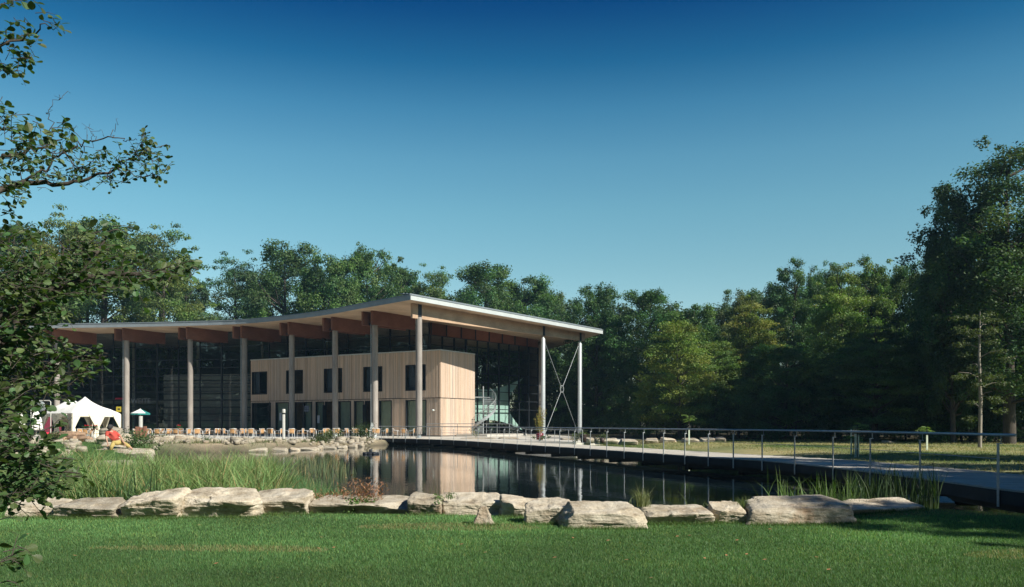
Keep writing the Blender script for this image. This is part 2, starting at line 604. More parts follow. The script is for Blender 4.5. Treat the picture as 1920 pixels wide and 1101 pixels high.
def build_ground():
    def axis(stops):
        o = []
        for a, b, s in stops:
            o += list(np.arange(a, b, s))
        return np.array(o + [stops[-1][1]])
    xs = axis([(-1500, -200, 130), (-200, -60, 14), (-60, -14, 0.8), (-14, 16, 0.35), (16, 60, 0.8), (60, 200, 14), (200, 1500, 130)])
    ys = axis([(-1500, -200, 130), (-200, -20, 12), (-20, 6, 1.5), (6, 30, 0.35), (30, 100, 0.8), (100, 200, 10), (200, 2400, 150)])
    X, Y = np.meshgrid(xs, ys)
    Z = land_z(X, Y)
    nx, ny = len(xs), len(ys)
    idx = np.arange(nx * ny).reshape(ny, nx)
    f = np.stack([idx[:-1, :-1], idx[:-1, 1:], idx[1:, 1:], idx[1:, :-1]], -1).reshape(-1, 4)
    lush = np.array([0.060, 0.125, 0.034])
    dry = np.array([0.34, 0.31, 0.16])
    mud = np.array([0.05, 0.045, 0.035])
    sand = np.array([0.33, 0.28, 0.20])
    wood_f = np.array([0.06, 0.055, 0.035])
    m = np.clip((X - 8.5) / 2.5, 0, 1) * np.clip((Y - 17) / 3, 0, 1)
    m2 = np.clip(0.62 + 0.9 * vnoise(X, Y, 0.45, 5) + 0.5 * vnoise(X, Y, 1.3, 6), 0.12, 1.0)
    c = lush[None, None] * (1 + 0.25 * vnoise(X, Y, 0.7, 3))[..., None]
    c = c * (1 - (m * m2)[..., None]) + dry * (m * m2)[..., None]
    fb = np.clip((Y - 62 + 0.22 * X) / 4, 0, 1) * np.clip((X + 5) / 5, 0, 1)
    c = c * (1 - fb[..., None]) + wood_f * fb[..., None]
    bk = np.clip((X + 8) / -3, 0, 1) * np.clip((Y - 50) / 4, 0, 1)
    c = c * (1 - bk[..., None]) + (sand * (1 + .3 * vnoise(X, Y, 1.8, 30))[..., None]) * bk[..., None]
    sd = poly_sd(POND, X, Y)
    q = np.clip((np.where(X > -8, 1.6, 0.35) - sd) / np.where(X > -8, 1.4, 0.5), 0, 1)[..., None]
    c = c * (1 - q) + mud * q
    me = np_mesh('ground', np.stack([X, Y, Z], -1).reshape(-1, 3), f, M['ground'], c.reshape(-1, 3), True)
    tag(link('ground', me), kind='structure')
build_ground()

wv = MB()
wv.quad((-40, 8, WZ), (30, 8, WZ), (30, 90, WZ), (-40, 90, WZ))
wo = wv.build('pond_water', M['water'])
# keep the sheet to the pond's own outline
bpy.data.meshes.remove(wo.data)
pm = MB(); pm.add([(x * 1.0, y, WZ) for x, y in [(-8.6, 14.4), (-13, 22), (-15, 28), (-18, 35), (-22, 42), (-24, 50), (-22.5, 55), (-17.5, 56.5), (-16.5, 63), (-14, 70), (-12, 77.5),
        (-2, 76), (2.5, 66), (6.5, 56), (10, 46), (12.5, 37.5), (14, 29), (14, 20), (15, 12), (12, 10.6), (8.5, 12.4), (6, 13.8), (2, 13.8), (-3, 14.2)][::-1]], [tuple(range(24))])
wo = None
water = tag(link('pond_water', pm.mesh('pond_water', M['water'])), kind='structure')

# smooth line through points
def catmull(P, step=0.5):
    P = [Vector((p[0], p[1], 0)) for p in P]
    P = [P[0] * 2 - P[1]] + P + [P[-1] * 2 - P[-2]]
    o = []
    for i in range(1, len(P) - 2):
        a, b, c, d = P[i - 1:i + 3]
        n = max(2, int((c - b).length / step))
        for k in range(n):
            t = k / n
            o.append(0.5 * ((2 * b) + (c - a) * t + (2 * a - 5 * b + 4 * c - d) * t * t + (3 * b - a - 3 * c + d) * t ** 3))
    o.append(P[-2])
    return o
FRONT = [(-11.6, 74.4), (-7.8, 70.8), (-4.1, 64.5), (0.22, 52.6), (3.6, 43.3), (5.15, 38.8), (7.2, 32.7), (8.5, 29.3), (9.0, 26.6), (9.3, 23.5),
         (9.42, 20.5), (9.42, 18), (9.4, 16.4), (9.65, 15.0), (10.6, 12.0), (12.5, 9.0)]
fl = catmull(FRONT, 0.4)
def normals(pl):
    o = []
    for i in range(len(pl)):
        d = (pl[min(i + 1, len(pl) - 1)] - pl[max(i - 1, 0)]).normalized()
        o.append(Vector((-d.y, d.x, 0)))
    return o
fn = normals(fl)
# the far side of the deck lies up and to the right of this edge
if fn[60].x < 0: fn = [-a for a in fn]
DW = 3.0
bl = [p + n * DW for p, n in zip(fl, fn)]

# terrace paving behind the boardwalk and in front of the building
tp = [(-80, 64), (-40, 66), (-28, 70.6), (-16, 71.8), (-11.6, 74.4)] + [(p.x, p.y) for p in bl[2:44:4]] + [(4.5, 60), (11, 70), (14, 100), (14, 140), (-80, 140)]
tb = MB(); tb.prism(tp, -0.7, -0.004)
tag(tb.build('terrace_paving', M['paving']), kind='structure')

# boardwalk: planks, edge board, lower beam, brackets
deck = empty('boardwalk', (0, 0, 0))
tag(deck, kind='structure')
def arc_walk(pl, ds):
    """(point, index) every ds metres"""
    o, acc = [(pl[0], 0)], 0.0
    for i in range(1, len(pl)):
        seg = (pl[i] - pl[i - 1]).length
        while acc + seg >= ds:
            t = (ds - acc) / seg
            p = pl[i - 1].lerp(pl[i], t)
            o.append((p, i))
            seg -= (ds - acc)
            acc = 0.0
            pl = pl[:i - 1] + [p] + pl[i:] if False else pl
            # continue from p
            a = p
            rest = (pl[i] - a).length
            while rest >= ds:
                a = a.lerp(pl[i], ds / rest)
                o.append((a, i))
                rest = (pl[i] - a).length
            acc = rest
            seg = 0
            break
        else:
            acc += seg
    return o
pb = MB()
walk = arc_walk(fl, 0.16)
for k, (p, i) in enumerate(walk):
    d = (fl[min(i + 1, len(fl) - 1)] - fl[max(i - 1, 0)]).normalized()
    n = fn[min(i, len(fn) - 1)]
    a = p + n * (-0.02); b = p + n * (DW + random.uniform(0, 0.03))
    zj = random.uniform(-0.004, 0.004)
    pb.bar((a.x, a.y, -0.02 + zj + 0.012), (b.x, b.y, -0.02 + zj + 0.012), 0.15, 0.04)
o = pb.build('deck_boards', M['deck'], deck); tag(o, kind='stuff')
eb = MB(); lb = MB()
for i in range(len(fl) - 1):
    a, b = fl[i] - fn[i] * 0.0, fl[i + 1] - fn[i + 1] * 0.0
    eb.bar((a.x, a.y, -0.155), (b.x, b.y, -0.155), 0.06, 0.26)
    a, b = fl[i] + fn[i] * 0.35, fl[i + 1] + fn[i + 1] * 0.35
    lb.bar((a.x, a.y, -0.37), (b.x, b.y, -0.37), 0.12, 0.16)
eb.build('edge_beam', M['deckbeam'], deck)
lb.build('lower_beam', M['deckbeam'], deck)
for i in range(0, len(fl), 9):
    p, n = fl[i], fn[i]
    pm_ = MB(); a = p + n * 0.5; b = p + n * (DW - 0.3)
    pm_.bar((a.x, a.y, -0.56), (b.x, b.y, -0.56), 0.22, 0.18)
    pm_.tube([(a.x + n.x * .3, a.y + n.y * .3, -1.3), (a.x + n.x * .3, a.y + n.y * .3, -0.5)], 0.12, 8)
    pm_.build('support_beam', M['deckbeam'], deck)

def along(pl, px):
    """where the line of sight through column px of the photograph meets the line"""
    k = (px - 960) / F
    best = None
    for i in range(len(pl) - 1):
        a, b = pl[i], pl[i + 1]
        fa, fb = a.x - k * a.y, b.x - k * b.y
        if fa * fb <= 0 and abs(fb - fa) > 1e-9:
            t = fa / (fa - fb)
            if best is None or i > 0:
                best = (a.lerp(b, t), i)
                if px < 1800: return best
    return best

POSTX = [693, 715, 737, 760, 781.6, 804.7, 827, 850.8, 874, 896.5, 920.4, 944.8, 969.8, 995.7, 1022.4, 1049.4, 1077.2, 1106.7, 1137.7, 1170.3, 1205.6, 1244, 1284, 1328, 1375, 1429, 1490]
ol = [p - n * 0.06 for p, n in zip(fl, fn)]
posts = [along(ol, x) for x in POSTX]
posts = [(p[0], p[1]) for p in posts if p]
# the nearest posts keep the same pitch along the edge
i0 = next(i for i, p in enumerate(ol) if p.y < 24.4)
near_y = [24.6, 22.3, 19.45, 16.55]
for yy in near_y:
    i = min(range(len(ol)), key=lambda j: abs(ol[j].y - yy))
    posts.append((ol[i], i))
rail = empty('pond_railing', (0, 0, 0))
tag(rail, 'long grey steel railing with round handrail along the pond edge of the curved boardwalk', 'railing')
pmsh = MB()
pmsh.box((0, 0, 0.27), (0.065, 0.014, 1.22))
pmsh.box((0.0, 0.03, 0.872), (0.05, 0.10, 0.02))
pmsh.tube([(0, 0.055, 0.86), (0, 0.055, 1.02)], 0.008, 6)
pmesh = pmsh.mesh('railing_post', M['rail'])
for p, i in posts:
    n = fn[i]
    o = link('post', pmesh, rail, (p.x, p.y, 0), (0, 0, math.atan2(n.y, n.x) - math.pi / 2))
hi = [p + n * 0.055 for p, n in zip(ol, fn)]
last = max(i for i, p in enumerate(ol) if p.y > 15.9)
MB().tube([(p.x, p.y, 1.04) for p in hi[:last:2]] + [(hi[last].x, hi[last].y, 1.04)], 0.026, 8).build('handrail', M['rail'], rail)
lastp = posts[-1][1]
for zc in (0.30, 0.58):
    pts = [(p.x, p.y, zc) for p in ol[:(lastp if zc > 0.5 else 90) + 1:2]]
    MB().tube(pts, 0.007, 5).build('cable', M['rail'], rail)

# the second railing on the land side, with its raised end
rail2 = empty('terrace_railing', (0, 0, 0))
tag(rail2, 'shorter steel railing on the building side of the boardwalk, its handrail stepping down', 'railing')
bl2 = [p + n * (DW + 0.25) for p, n in zip(fl, fn)]
bx = [800, 829, 858, 886, 912, 932, 955, 986, 1012, 1040, 1066, 1092]
bp = [along(bl2, x) for x in bx]
p2 = MB(); p2.box((0, 0, 0.52), (0.05, 0.014, 1.04)); pm2 = p2.mesh('post_high', M['rail'])
p3 = MB(); p3.box((0, 0, 0.44), (0.05, 0.014, 0.88)); pm3 = p3.mesh('post_low', M['rail'])
hp = []
for k, q in enumerate(bp):
    if not q: continue
    p, i = q
    low = k >= 7
    link('post', pm3 if low else pm2, rail2, (p.x, p.y, 0.22 if not low else 0.0), (0, 0, math.atan2(fn[i].y, fn[i].x) - math.pi / 2))
    hp.append((p.x, p.y, 1.26 if not low else 0.88))
MB().tube(hp, 0.024, 8).build('handrail', M['rail'], rail2)
for dz in (0.3, 0.55, 0.8):
    MB().tube([(x, y, (z - dz)) for x, y, z in hp if z - dz > 0.1], 0.008, 5).build('cable', M['rail'], rail2)

# ------------------------------------------------------------------ the timber and glass pavilion
B = empty('pavilion', (0, 0, 0))
tag(B, 'modern timber pavilion with sweeping zinc roof, tall round columns and dark glass walls', 'building')
RZ = 12.29      # top of the eave
TH = 0.42
eave = [(-75, 92.5), (-64, 94.2), (-54, 94.6), (-44.5, 93.9), (-36.3, 92.6), (-29.4, 90.9), (-23.8, 87.6), (-18.6, 83.6), (-13.9, 78.6), (-8.67, 73.0)]
ev = catmull(eave, 1.6)
ev = [(p.x, p.y) for p in ev]
tip = (10.2, 96.0)
def roofz(x, y):
    return RZ + 0.012 * 0
tipdrop = 0.5
def rz(p):
    # slight fall along the side edge towards the far tip
    t = max(0.0, min(1.0, (p[1] - 73.0) / 23.0)) if p[0] > -9 else 0.0
    return RZ - tipdrop * t
side = [(-8.67 + (tip[0] + 8.67) * t / 8, 73.0 + (tip[1] - 73.0) * t / 8) for t in range(1, 9)]
outline = ev + side + [(2, 128), (-30, 140), (-75, 140)]
n = len(outline)
rb = MB()
ztop = [rz(p) + 0.10 for p in outline]
zbot = [rz(p) - TH + 0.012 for p in outline]
cen = (-30, 108)
# roof slab as sheet set in from the eave
ins = []
for p in outline:
    d = Vector((cen[0] - p[0], cen[1] - p[1])).normalized()
    ins.append((p[0] + d.x * 0.12, p[1] + d.y * 0.12))
vs = [(p[0], p[1], z) for p, z in zip(ins, ztop)]
rb.add(vs, [tuple(range(n))])
for k in range(n):
    k2 = (k + 1) % n
    rb.quad((ins[k][0], ins[k][1], ztop[k] - 0.16), (ins[k2][0], ins[k2][1], ztop[k2] - 0.16), (ins[k2][0], ins[k2][1], ztop[k2]), (ins[k][0], ins[k][1], ztop[k]))
rb.build('roof', M['rooftop'], B)
sb_ = MB(); sb_.add([(p[0], p[1], z) for p, z in zip(ins, zbot)], [tuple(range(n))[::-1]])
sb_.build('soffit', M['soffit'], B)
def strip(pts, name, mat, h0, h1, th=0.06):
    m = MB()
    for a, b in zip(pts[:-1], pts[1:]):
        za, zb = rz(a), rz(b)
        m.bar((a[0], a[1], za + (h0 + h1) / 2), (b[0], b[1], zb + (h0 + h1) / 2), th, h1 - h0)
    return m.build(name, mat, B)
strip(ev, 'front_fascia', M['shadedfascia'], -TH, -0.03)
strip(ev, 'front_eave_trim', M['rooftop'], -0.027, 0.035, 0.16)
strip([(-8.67, 73.0)] + side, 'side_fascia', M['fascia'], -TH, -0.03)
strip([(-8.67, 73.0)] + side, 'side_eave_trim', M['rooftop'], -0.027, 0.05, 0.16)
# standing seams on the side edge
sm_ = MB()
for k in range(3):
    o_ = 0.35 + 0.4 * k
    a = (-8.67 - 0.77 * o_, 73.0 + 0.64 * o_, RZ + 0.12 + 0.05 * k); b = (tip[0] - 0.77 * o_, tip[1] + 0.64 * o_, RZ - tipdrop + 0.12 + 0.05 * k)
    sm_.bar(a, b, 0.5, 0.06)
sm_.build('roof_seam', M['rooftop'], B)

# columns
COLS = [(-67.5, 95.6), (-59.3, 96.3), (-51.4, 96.4), (-43.3, 95.9), (-35.7, 94.7), (-29.3, 93.5), (-23.25, 90.1), (-17.8, 85.9), (-13.04, 81.2), (-8.26, 75.7)]
DIRS = [(0.25, 0.97), (0.32, 0.95), (0.38, 0.92), (0.44, 0.90), (0.48, 0.88), (0.52, 0.855), (0.55, 0.835), (0.575, 0.82), (0.60, 0.80), (0.622, 0.783)]
cb_ = MB(); cb_.lathe([(0.285, 0.35), (0.295, 4), (0.29, 8), (0.275, 10.7)], n=20)
cm = cb_.mesh('timber_column', M['column'])
bs = MB(); bs.lathe([(0.0, 0.0), (0.26, 0.0), (0.26, 0.05), (0.2, 0.06), (0.2, 0.34), (0.29, 0.35), (0.0, 0.36)], n=16)
bsm = bs.mesh('column_shoe', M['steel'])
pp = MB(); pp.tube([(0, 0, 0), (0, 0, 11.9)], 0.05, 8)
ppm = pp.mesh('drainpipe', M['steel'])
BZ0, BZ1 = 10.58, RZ - TH + 0.008
for (x, y), d in zip(COLS, DIRS):
    c = link('timber_column', cm, B, (x, y, 0), (0, 0, random.uniform(0, 6)))
    link('column_shoe', bsm, c, (0, 0, 0))
    dv = Vector((d[0], d[1], 0)).normalized()
    sv = Vector((dv.y, -dv.x, 0))
    lastc = (x, y) == COLS[-1]
    if not lastc:
        for s in (-1, 1):
            a = Vector((x, y, 0)) - dv * 1.05 + sv * s * 0.62
            b = Vector((x, y, 0)) + dv * 4.75 + sv * s * 0.62
            m = MB(); zc = (BZ0 + BZ1) / 2 + 0.0
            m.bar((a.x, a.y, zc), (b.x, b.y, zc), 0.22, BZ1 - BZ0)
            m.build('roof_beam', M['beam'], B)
        m = MB(); m.bar((x - dv.x * .3, y - dv.y * .3, 10.75), (x + dv.x * .3, y + dv.y * .3, 10.75), 1.0, 0.25)
        m.tube([(x, y, 10.7), (x, y, BZ1)], 0.16, 10)
        m.build('beam_bracket', M['darkmetal'], B)
    if (x, y) in (COLS[3], COLS[5], COLS[8]):
        link('drainpipe', ppm, B, (x - 0.36, y - 0.08, 0))
# the long outer beam over the end columns
a = Vector((-8.26, 75.7, 0)); e = Vector((7.75, 95.6, 0)); dv = (e - a).normalized(); sv = Vector((dv.y, -dv.x, 0))
s0, s1 = a - dv * 0.9, e + dv * 0.55
cuts = [0, 0.19, 0.42, 0.75, 1.0]
for t0, t1 in zip(cuts[:-1], cuts[1:]):
    p, q = s0.lerp(s1, t0), s0.lerp(s1, t1)
    g = dv * 0.01
    m = MB(); zc = (BZ0 + BZ1) / 2 - 0.03
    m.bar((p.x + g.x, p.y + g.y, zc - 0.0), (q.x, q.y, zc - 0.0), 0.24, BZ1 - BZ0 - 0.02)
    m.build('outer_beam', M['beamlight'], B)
STEELC = [(3.27, 90.0), (7.56, 95.3)]
sc_ = MB(); sc_.lathe([(0.30, 0), (0.30, 0.06), (0.245, 0.07), (0.245, 10.2), (0.06, 10.45), (0.06, 10.6)], n=18)
scm = sc_.mesh('steel_column', M['steel'])
for x, y in STEELC:
    link('steel_column', scm, B, (x, y, 0))
    m = MB()
    for s in (-1, 1):
        m.bar((x + sv.x * s * 0.14 - dv.x * .18, y + sv.y * s * .14 - dv.y * .18, 11.2), (x + sv.x * s * 0.14 + dv.x * .18, y + sv.y * s * .14 + dv.y * .18, 11.2), 0.02, 1.35)
    m.build('beam_bracket', M['darkmetal'], B)
m = MB()
for s in (-1, 1):
    m.bar((-8.26 + sv.x * s * 0.14 - dv.x * .22, 75.7 + sv.y * s * .14 - dv.y * .22, 11.2), (-8.26 + sv.x * s * 0.14 + dv.x * .22, 75.7 + sv.y * s * .14 + dv.y * .22, 11.2), 0.02, 1.35)
m.build('beam_bracket', M['darkmetal'], B)
# crossed tension rods between the two steel columns
c0, c1 = Vector((3.27, 90.0, 0)), Vector((7.56, 95.3, 0))
c0i, c1i = c0 + (c1 - c0).normalized() * 0.3, c1 - (c1 - c0).normalized() * 0.3
mid = (c0i + c1i) / 2 + Vector((0, 0, 5.0))
corners = [c0i + Vector((0, 0, 0.15)), c1i + Vector((0, 0, 0.15)), c0i + Vector((0, 0, 9.9)), c1i + Vector((0, 0, 9.9))]
mid = (c0i + c1i) / 2 + Vector((0, 0, 5.05))
for c in corners:
    d = (c - mid).normalized()
    MB().tube([c, mid + d * 0.34], 0.028, 6).build('tension_rod', M['steel'], B)
rn = MB()
for k in range(12):
    a0, a1 = 2 * math.pi * k / 12, 2 * math.pi * (k + 1) / 12
    dd = (c1 - c0).normalized()
    P0 = mid + dd * math.cos(a0) * 0.3 + Vector((0, 0, math.sin(a0) * 0.38)); P1 = mid + dd * math.cos(a1) * 0.3 + Vector((0, 0, math.sin(a1) * 0.38))
    rn.bar(P0, P1, 0.07, 0.07)
rn.build('rod_node', M['steel'], B)

# glass walls: mullions, transoms, panes
def glass_wall(path, bay, rows, z0, name='pane', rowz=None, every_thick=3, deep=0.12, gm=None):
    """path: list of (x, y); panes between; rows = list of z values"""
    pl = [Vector((p[0], p[1], 0)) for p in path]
    pts = []
    for a, b in zip(pl[:-1], pl[1:]):
        n = max(1, round((b - a).length / bay))
        for k in range(n):
            pts.append(a.lerp(b, k / n))
    pts.append(pl[-1])
    for k, p in enumerate(pts):
        q = pts[min(k + 1, len(pts) - 1)] if k < len(pts) - 1 else pts[k]
        r_ = pts[k - 1] if k else pts[k]
        d = (q - r_).normalized()
        nn = Vector((d.y, -d.x, 0))
        wd = 0.16 if k % every_thick == 0 else 0.09
        m = MB(); m.box((0, 0, (rows[0] + rows[-1]) / 2), (wd, deep * 1.6, rows[-1] - rows[0] - 0.004))
        o = m.build('mullion', M['darkmetal'], B); o.location = (p.x, p.y, 0); o.rotation_euler = (0, 0, math.atan2(d.y, d.x))
    pm_cache = {}
    for a, b in zip(pts[:-1], pts[1:]):
        L = (b - a).length
        ang = math.atan2((b - a).y, (b - a).x)
        key = round(L, 2)
        for i, (za, zb) in enumerate(zip(rows[:-1], rows[1:])):
            kk = (key, round(zb - za, 3))
            if kk not in pm_cache:
                m = MB(); m.box((L / 2, 0, (zb - za) / 2), (L - 0.1, 0.02, zb - za - 0.06))
                pm_cache[kk] = m.mesh('glass_pane', gm or M['glass'])
            link('glass_pane', pm_cache[kk], B, (a.x, a.y, za), (random.uniform(-0.004, 0.004), 0, ang + random.uniform(-0.004, 0.004)))
    tm = {}
    for z in rows[1:-1]:
        for a, b in zip(pts[:-1], pts[1:]):
            L = round((b - a).length, 2)
            if L not in tm:
                m = MB(); m.box((L / 2, 0, 0), (L - 0.11, deep, 0.06))
                tm[L] = m.mesh('transom', M['darkmetal'])
    # one transom bar per row
        m = MB()
        for a, b in zip(pts[:-1], pts[1:]):
            m.bar((a.x, a.y, z), (b.x, b.y, z), deep, 0.085)
        m.build('transom', M['darkmetal'], B)
    m = MB()
    for a, b in zip(pts[:-1], pts[1:]):
        m.bar((a.x, a.y, rows[0] - 0.05), (b.x, b.y, rows[0] - 0.05), deep * 1.7, 0.1)
    m.build('bottom_rail', M['darkmetal'], B)
    m = MB()
    for a, b in zip(pts[:-1], pts[1:]):
        m.bar((a.x, a.y, rows[-1] + 0.03), (b.x, b.y, rows[-1] + 0.03), deep * 1.7, 0.06)
    m.build('top_rail', M['darkmetal'], B)
    return pts
GT = RZ - TH - 0.05
rows_full = [0.1] + [1.0 + 0.93 * k for k in range(0, 11)] + [GT]
rows_full = [0.1, 2.2] + [3.13 + 0.93 * k for k in range(0, 7)] + [10.25, GT]
left_path = [(-64.5, 100.2), (-57.2, 100.8), (-49.6, 100.7), (-41.6, 100.1), (-33.6, 98.8), (-27.9, 97.9)]
glass_wall(left_path, 2.5, rows_full, 0)
glass_wall([(-27.85, 97.85), (-20.7, 94.4), (-15.2, 92.2), (-8.6, 88.6)], 2.5, [8.62, 9.5, 10.5, GT], 0)
rw0, rw1 = Vector((-8.5, 88.55, 0)), Vector((3.15, 103.9, 0))
gt2 = 10.45
w0 = rw0.lerp(rw1, 0.30)
glass_wall([(w0.x, w0.y), (rw1.x, rw1.y)], 2.0, [0.1, 2.9] + [3.9 + 1.0 * k for k in range(0, 6)] + [9.7, gt2], 0, gm=M['glassclear'])
glass_wall([(rw0.x, rw0.y), (w0.x - 0.05, w0.y - 0.06)], 2.0, [8.62, 9.5, gt2], 0)
# dark timber panels over that glass
for k in range(8):
    p, q = rw0.lerp(rw1, k / 8 + 0.003), rw0.lerp(rw1, (k + 1) / 8 - 0.003)
    m = MB(); m.bar((p.x, p.y, (gt2 + GT) / 2 + 0.06), (q.x, q.y, (gt2 + GT) / 2 + 0.06), 0.14, GT - gt2 - 0.04)
    m.build('timber_panel', M['panel'], B)
    m = MB(); m.bar((p.x + .08, p.y - .06, gt2 + 0.1), (p.x + .08, p.y - .06, GT), 0.06, 0.12, up=(1, 0, 0))
    m.build('panel_post', M['darkmetal'], B)
m = MB(); m.lathe([(0.29, 0), (0.29, 10.9)], (3.45, 104.2, 0), n=16); m.build('rear_column', M['column'], B)
# inside: floor, back wall, mezzanine, stacked timber wall
m = MB(); m.prism([(-64, 101), (-8.8, 89.5), (3, 104.2), (-5, 122), (-64, 124)], 0.0, 0.05); m.build('interior_floor', M['concrete'], B)
M['interior'] = wood('interior_timber', (0.34, 0.25, 0.17), (0.52, 0.40, 0.29), (0.4, 0.4, 3))
M['interiordark'] = plain('interior_dark', (0.16, 0.14, 0.125), 0.8, 0, 0.3, 1)
m = MB(); m.bar((-64, 124, 5.8), (-5, 122, 5.8), 0.3, 11.6); m.build('back_wall', M['interiordark'], B)
m = MB(); m.bar((-64.6, 101, 5.8), (-64.6, 124, 5.8), 0.3, 11.6); m.build('end_wall', M['interiordark'], B)
m = MB(); m.bar((-62, 112, 4.0), (-12, 108, 4.0), 6.0, 0.35); m.build('mezzanine_floor', M['interior'], B)
for k in range(9):
    m = MB(); z = 0.45 + k * 0.8
    m.bar((-42.0, 103.2, z), (-30.2, 101.6, z), 0.5, 0.68)
    m.build('stacked_timber_beam', M['interior'], B)
for k in range(6):
    m = MB(); m.tube([(-55 + k * 8.0, 106, 0.05), (-55 + k * 8.0, 106, 11.4)], 0.18, 8); m.build('interior_column', M['interior'], B)

# rear and end walls of the house, seen at most through glass
m = MB(); m.bar((3.4, 104.6, 5.7), (1.0, 124, 5.7), 0.2, 11.3); m.build('rear_wall', M['interiordark'], B)

# ------------------------------------------------------------------ two-storey larch clad wing
C0 = Vector((-7.03, 84.0, 0)); W_ = Vector((-0.858, 0.513, 0)).normalized(); U_ = Vector((-W_.y, W_.x, 0))
if U_.y < 0: U_ = -U_
U_ = Vector((0.513, 0.858, 0)).normalized()
FL = 26.6; SL = 6.1; HT = 8.55; BASE = 0.0
NF = -U_; NS = -W_      # outward normals: front and right side
def fp(t, z, off=0.0):  # point on the front, t metres left of the corner
    return C0 + W_ * t + NF * off + Vector((0, 0, z))
def sp(t, z, off=0.0):
    return C0 + U_ * t + NS * off + Vector((0, 0, z))
def tpx(px):
    k = (px - 960) / F
    return (k * C0.y - C0.x) / (W_.x - k * W_.y)
FLOORZ = 3.82
# openings: (px left, px right, z0, z1)
upper = [(472.5, 501, 4.62, 7.18), (537, 568.5, 4.62, 7.18), (607.5, 641.5, 4.62, 7.18), (681.5, 717, 4.62, 7.18), (760.5, 798.5, 4.62, 7.18)]
lower = [(472.5, 508, 'dark'), (517, 542, 'blind'), (553, 568.5, 'door'), (569.5, 585, 'blind'), (592, 608, 'blind'), (609.5, 624.5, 'door'),
         (634.5, 658, 'blind'), (664.5, 683, 'blind'), (684.5, 699, 'door'), (711, 735, 'blind'), (761, 799.5, 'blind')]
opens = [(tpx(b), tpx(a), z0, z1) for a, b, z0, z1 in upper] + [(tpx(b), tpx(a), 0.1, 3.66) for a, b, _ in lower]
# boards: narrow upright larch battens with gaps, cut round the openings
def boards(P, length, z0, z1, opens_, seed):
    r = random.Random(seed)
    m = MB(); tints = []
    t = 0.0
    k = 0
    while t < length - 0.03:
        wd = r.choice((0.07, 0.085, 0.105, 0.12))
        wd = min(wd, length - t)
        segs = [(z0, z1)]
        tm = t + wd / 2
        for a, b, c, d in opens_:
            if a - 0.02 < tm < b + 0.02:
                ns = []
                for s, e in segs:
                    if d <= s or c >= e: ns.append((s, e))
                    else:
                        if c > s: ns.append((s, c))
                        if d < e: ns.append((d, e))
                segs = ns
        off = r.uniform(0.02, 0.035)
        br = r.uniform(0.74, 1.12); rd = r.uniform(-0.04, 0.05)
        for s, e in segs:
            if e - s < 0.05: continue
            a = P(t + 0.004, s, 0); b = P(t + wd - 0.008, s, 0)
            c = P(t + wd - 0.008, s, off); d = P(t + 0.004, s, off)
            hh = Vector((0, 0, e - s))
            m.add([d, c, b, a, d + hh, c + hh, b + hh, a + hh], [(0, 1, 5, 4), (1, 2, 6, 5), (3, 0, 4, 7), (4, 5, 6, 7), (3, 2, 1, 0)])
            tints += [(br + rd, br, br - rd)] * 8
        t += wd
        k += 1
    return m, tints
def tinted(m, tints, name, mat, parent):
    me = m.mesh(name, mat)
    a = me.color_attributes.new(name='tint', type='FLOAT_COLOR', domain='POINT')
    c = np.ones((len(tints), 4), dtype=np.float32); c[:, :3] = np.array(tints)
    a.data.foreach_set('color', c.ravel())
    return link(name, me, parent)
for (P, L, nm, seed) in ((fp, FL, 'front', 1), (sp, SL, 'side', 2)):
    op = opens if nm == 'front' else []
    for (z0, z1) in ((0.12, FLOORZ - 0.03), (FLOORZ + 0.03, HT - 0.06)):
        m, ti = boards(P, L, z0, z1, op, seed * 10 + int(z0))
        o = tinted(m, ti, 'larch_cladding', M['clad'], B); tag(o, kind='stuff')
bl_, ti = boards(lambda t, z, off: C0 + W_ * FL + U_ * t - NS * off + Vector((0, 0, z)), 3.0, 0.12, HT - 0.06, [], 5)
o = tinted(bl_, ti, 'larch_cladding', M['clad'], B); tag(o, kind='stuff')
# wall core behind the boards with the openings left free
core = MB()
zs = sorted({0.0, 0.1, 3.66, 4.62, 7.18, HT - 0.06})
ts = sorted({0.0, FL} | {a for a, b, c, d in opens} | {b for a, b, c, d in opens})
for a, b in zip(ts[:-1], ts[1:]):
    for c, d in zip(zs[:-1], zs[1:]):
        tm, zm = (a + b) / 2, (c + d) / 2
        if any(o_[0] < tm < o_[1] and o_[2] < zm < o_[3] for o_ in opens): continue
        P0, P1 = fp(a, c, -0.004), fp(b, c, -0.004)
        Q0, Q1 = fp(a, c, -0.25), fp(b, c, -0.25)
        hh = Vector((0, 0, d - c))
        core.add([P0, P1, Q1, Q0, P0 + hh, P1 + hh, Q1 + hh, Q0 + hh], [(1, 0, 4, 5), (3, 2, 6, 7), (0, 3, 7, 4), (2, 1, 5, 6), (4, 7, 6, 5), (0, 1, 2, 3)])
a0, a1 = sp(0, 0, -0.13), sp(SL, 0, -0.13)
core.bar(sp(0.26, (HT - .06) / 2, -0.13), sp(SL, (HT - .06) / 2, -0.13), 0.25, HT - 0.06)
core.bar(sp(SL, (HT - .06) / 2, -0.02) - U_ * .13, sp(SL, (HT - .06) / 2, -4) - U_ * .13, 0.25, HT - 0.06)
core.bar(C0 + W_ * (FL - .13) + U_ * 0.26 + Vector((0, 0, (HT - .06) / 2)), C0 + W_ * (FL - .13) + U_ * 3 + Vector((0, 0, (HT - .06) / 2)), 0.24, HT - .06)
core.build('wing_wall', M['interiordark'], B)
m = MB(); m.bar(C0 + W_ * (-0.06) + U_ * 3 + Vector((0, 0, HT)), C0 + W_ * (FL + .06) + U_ * 3 + Vector((0, 0, HT)), 6.15, 0.1); m.build('wing_roof', M['fascia'], B)
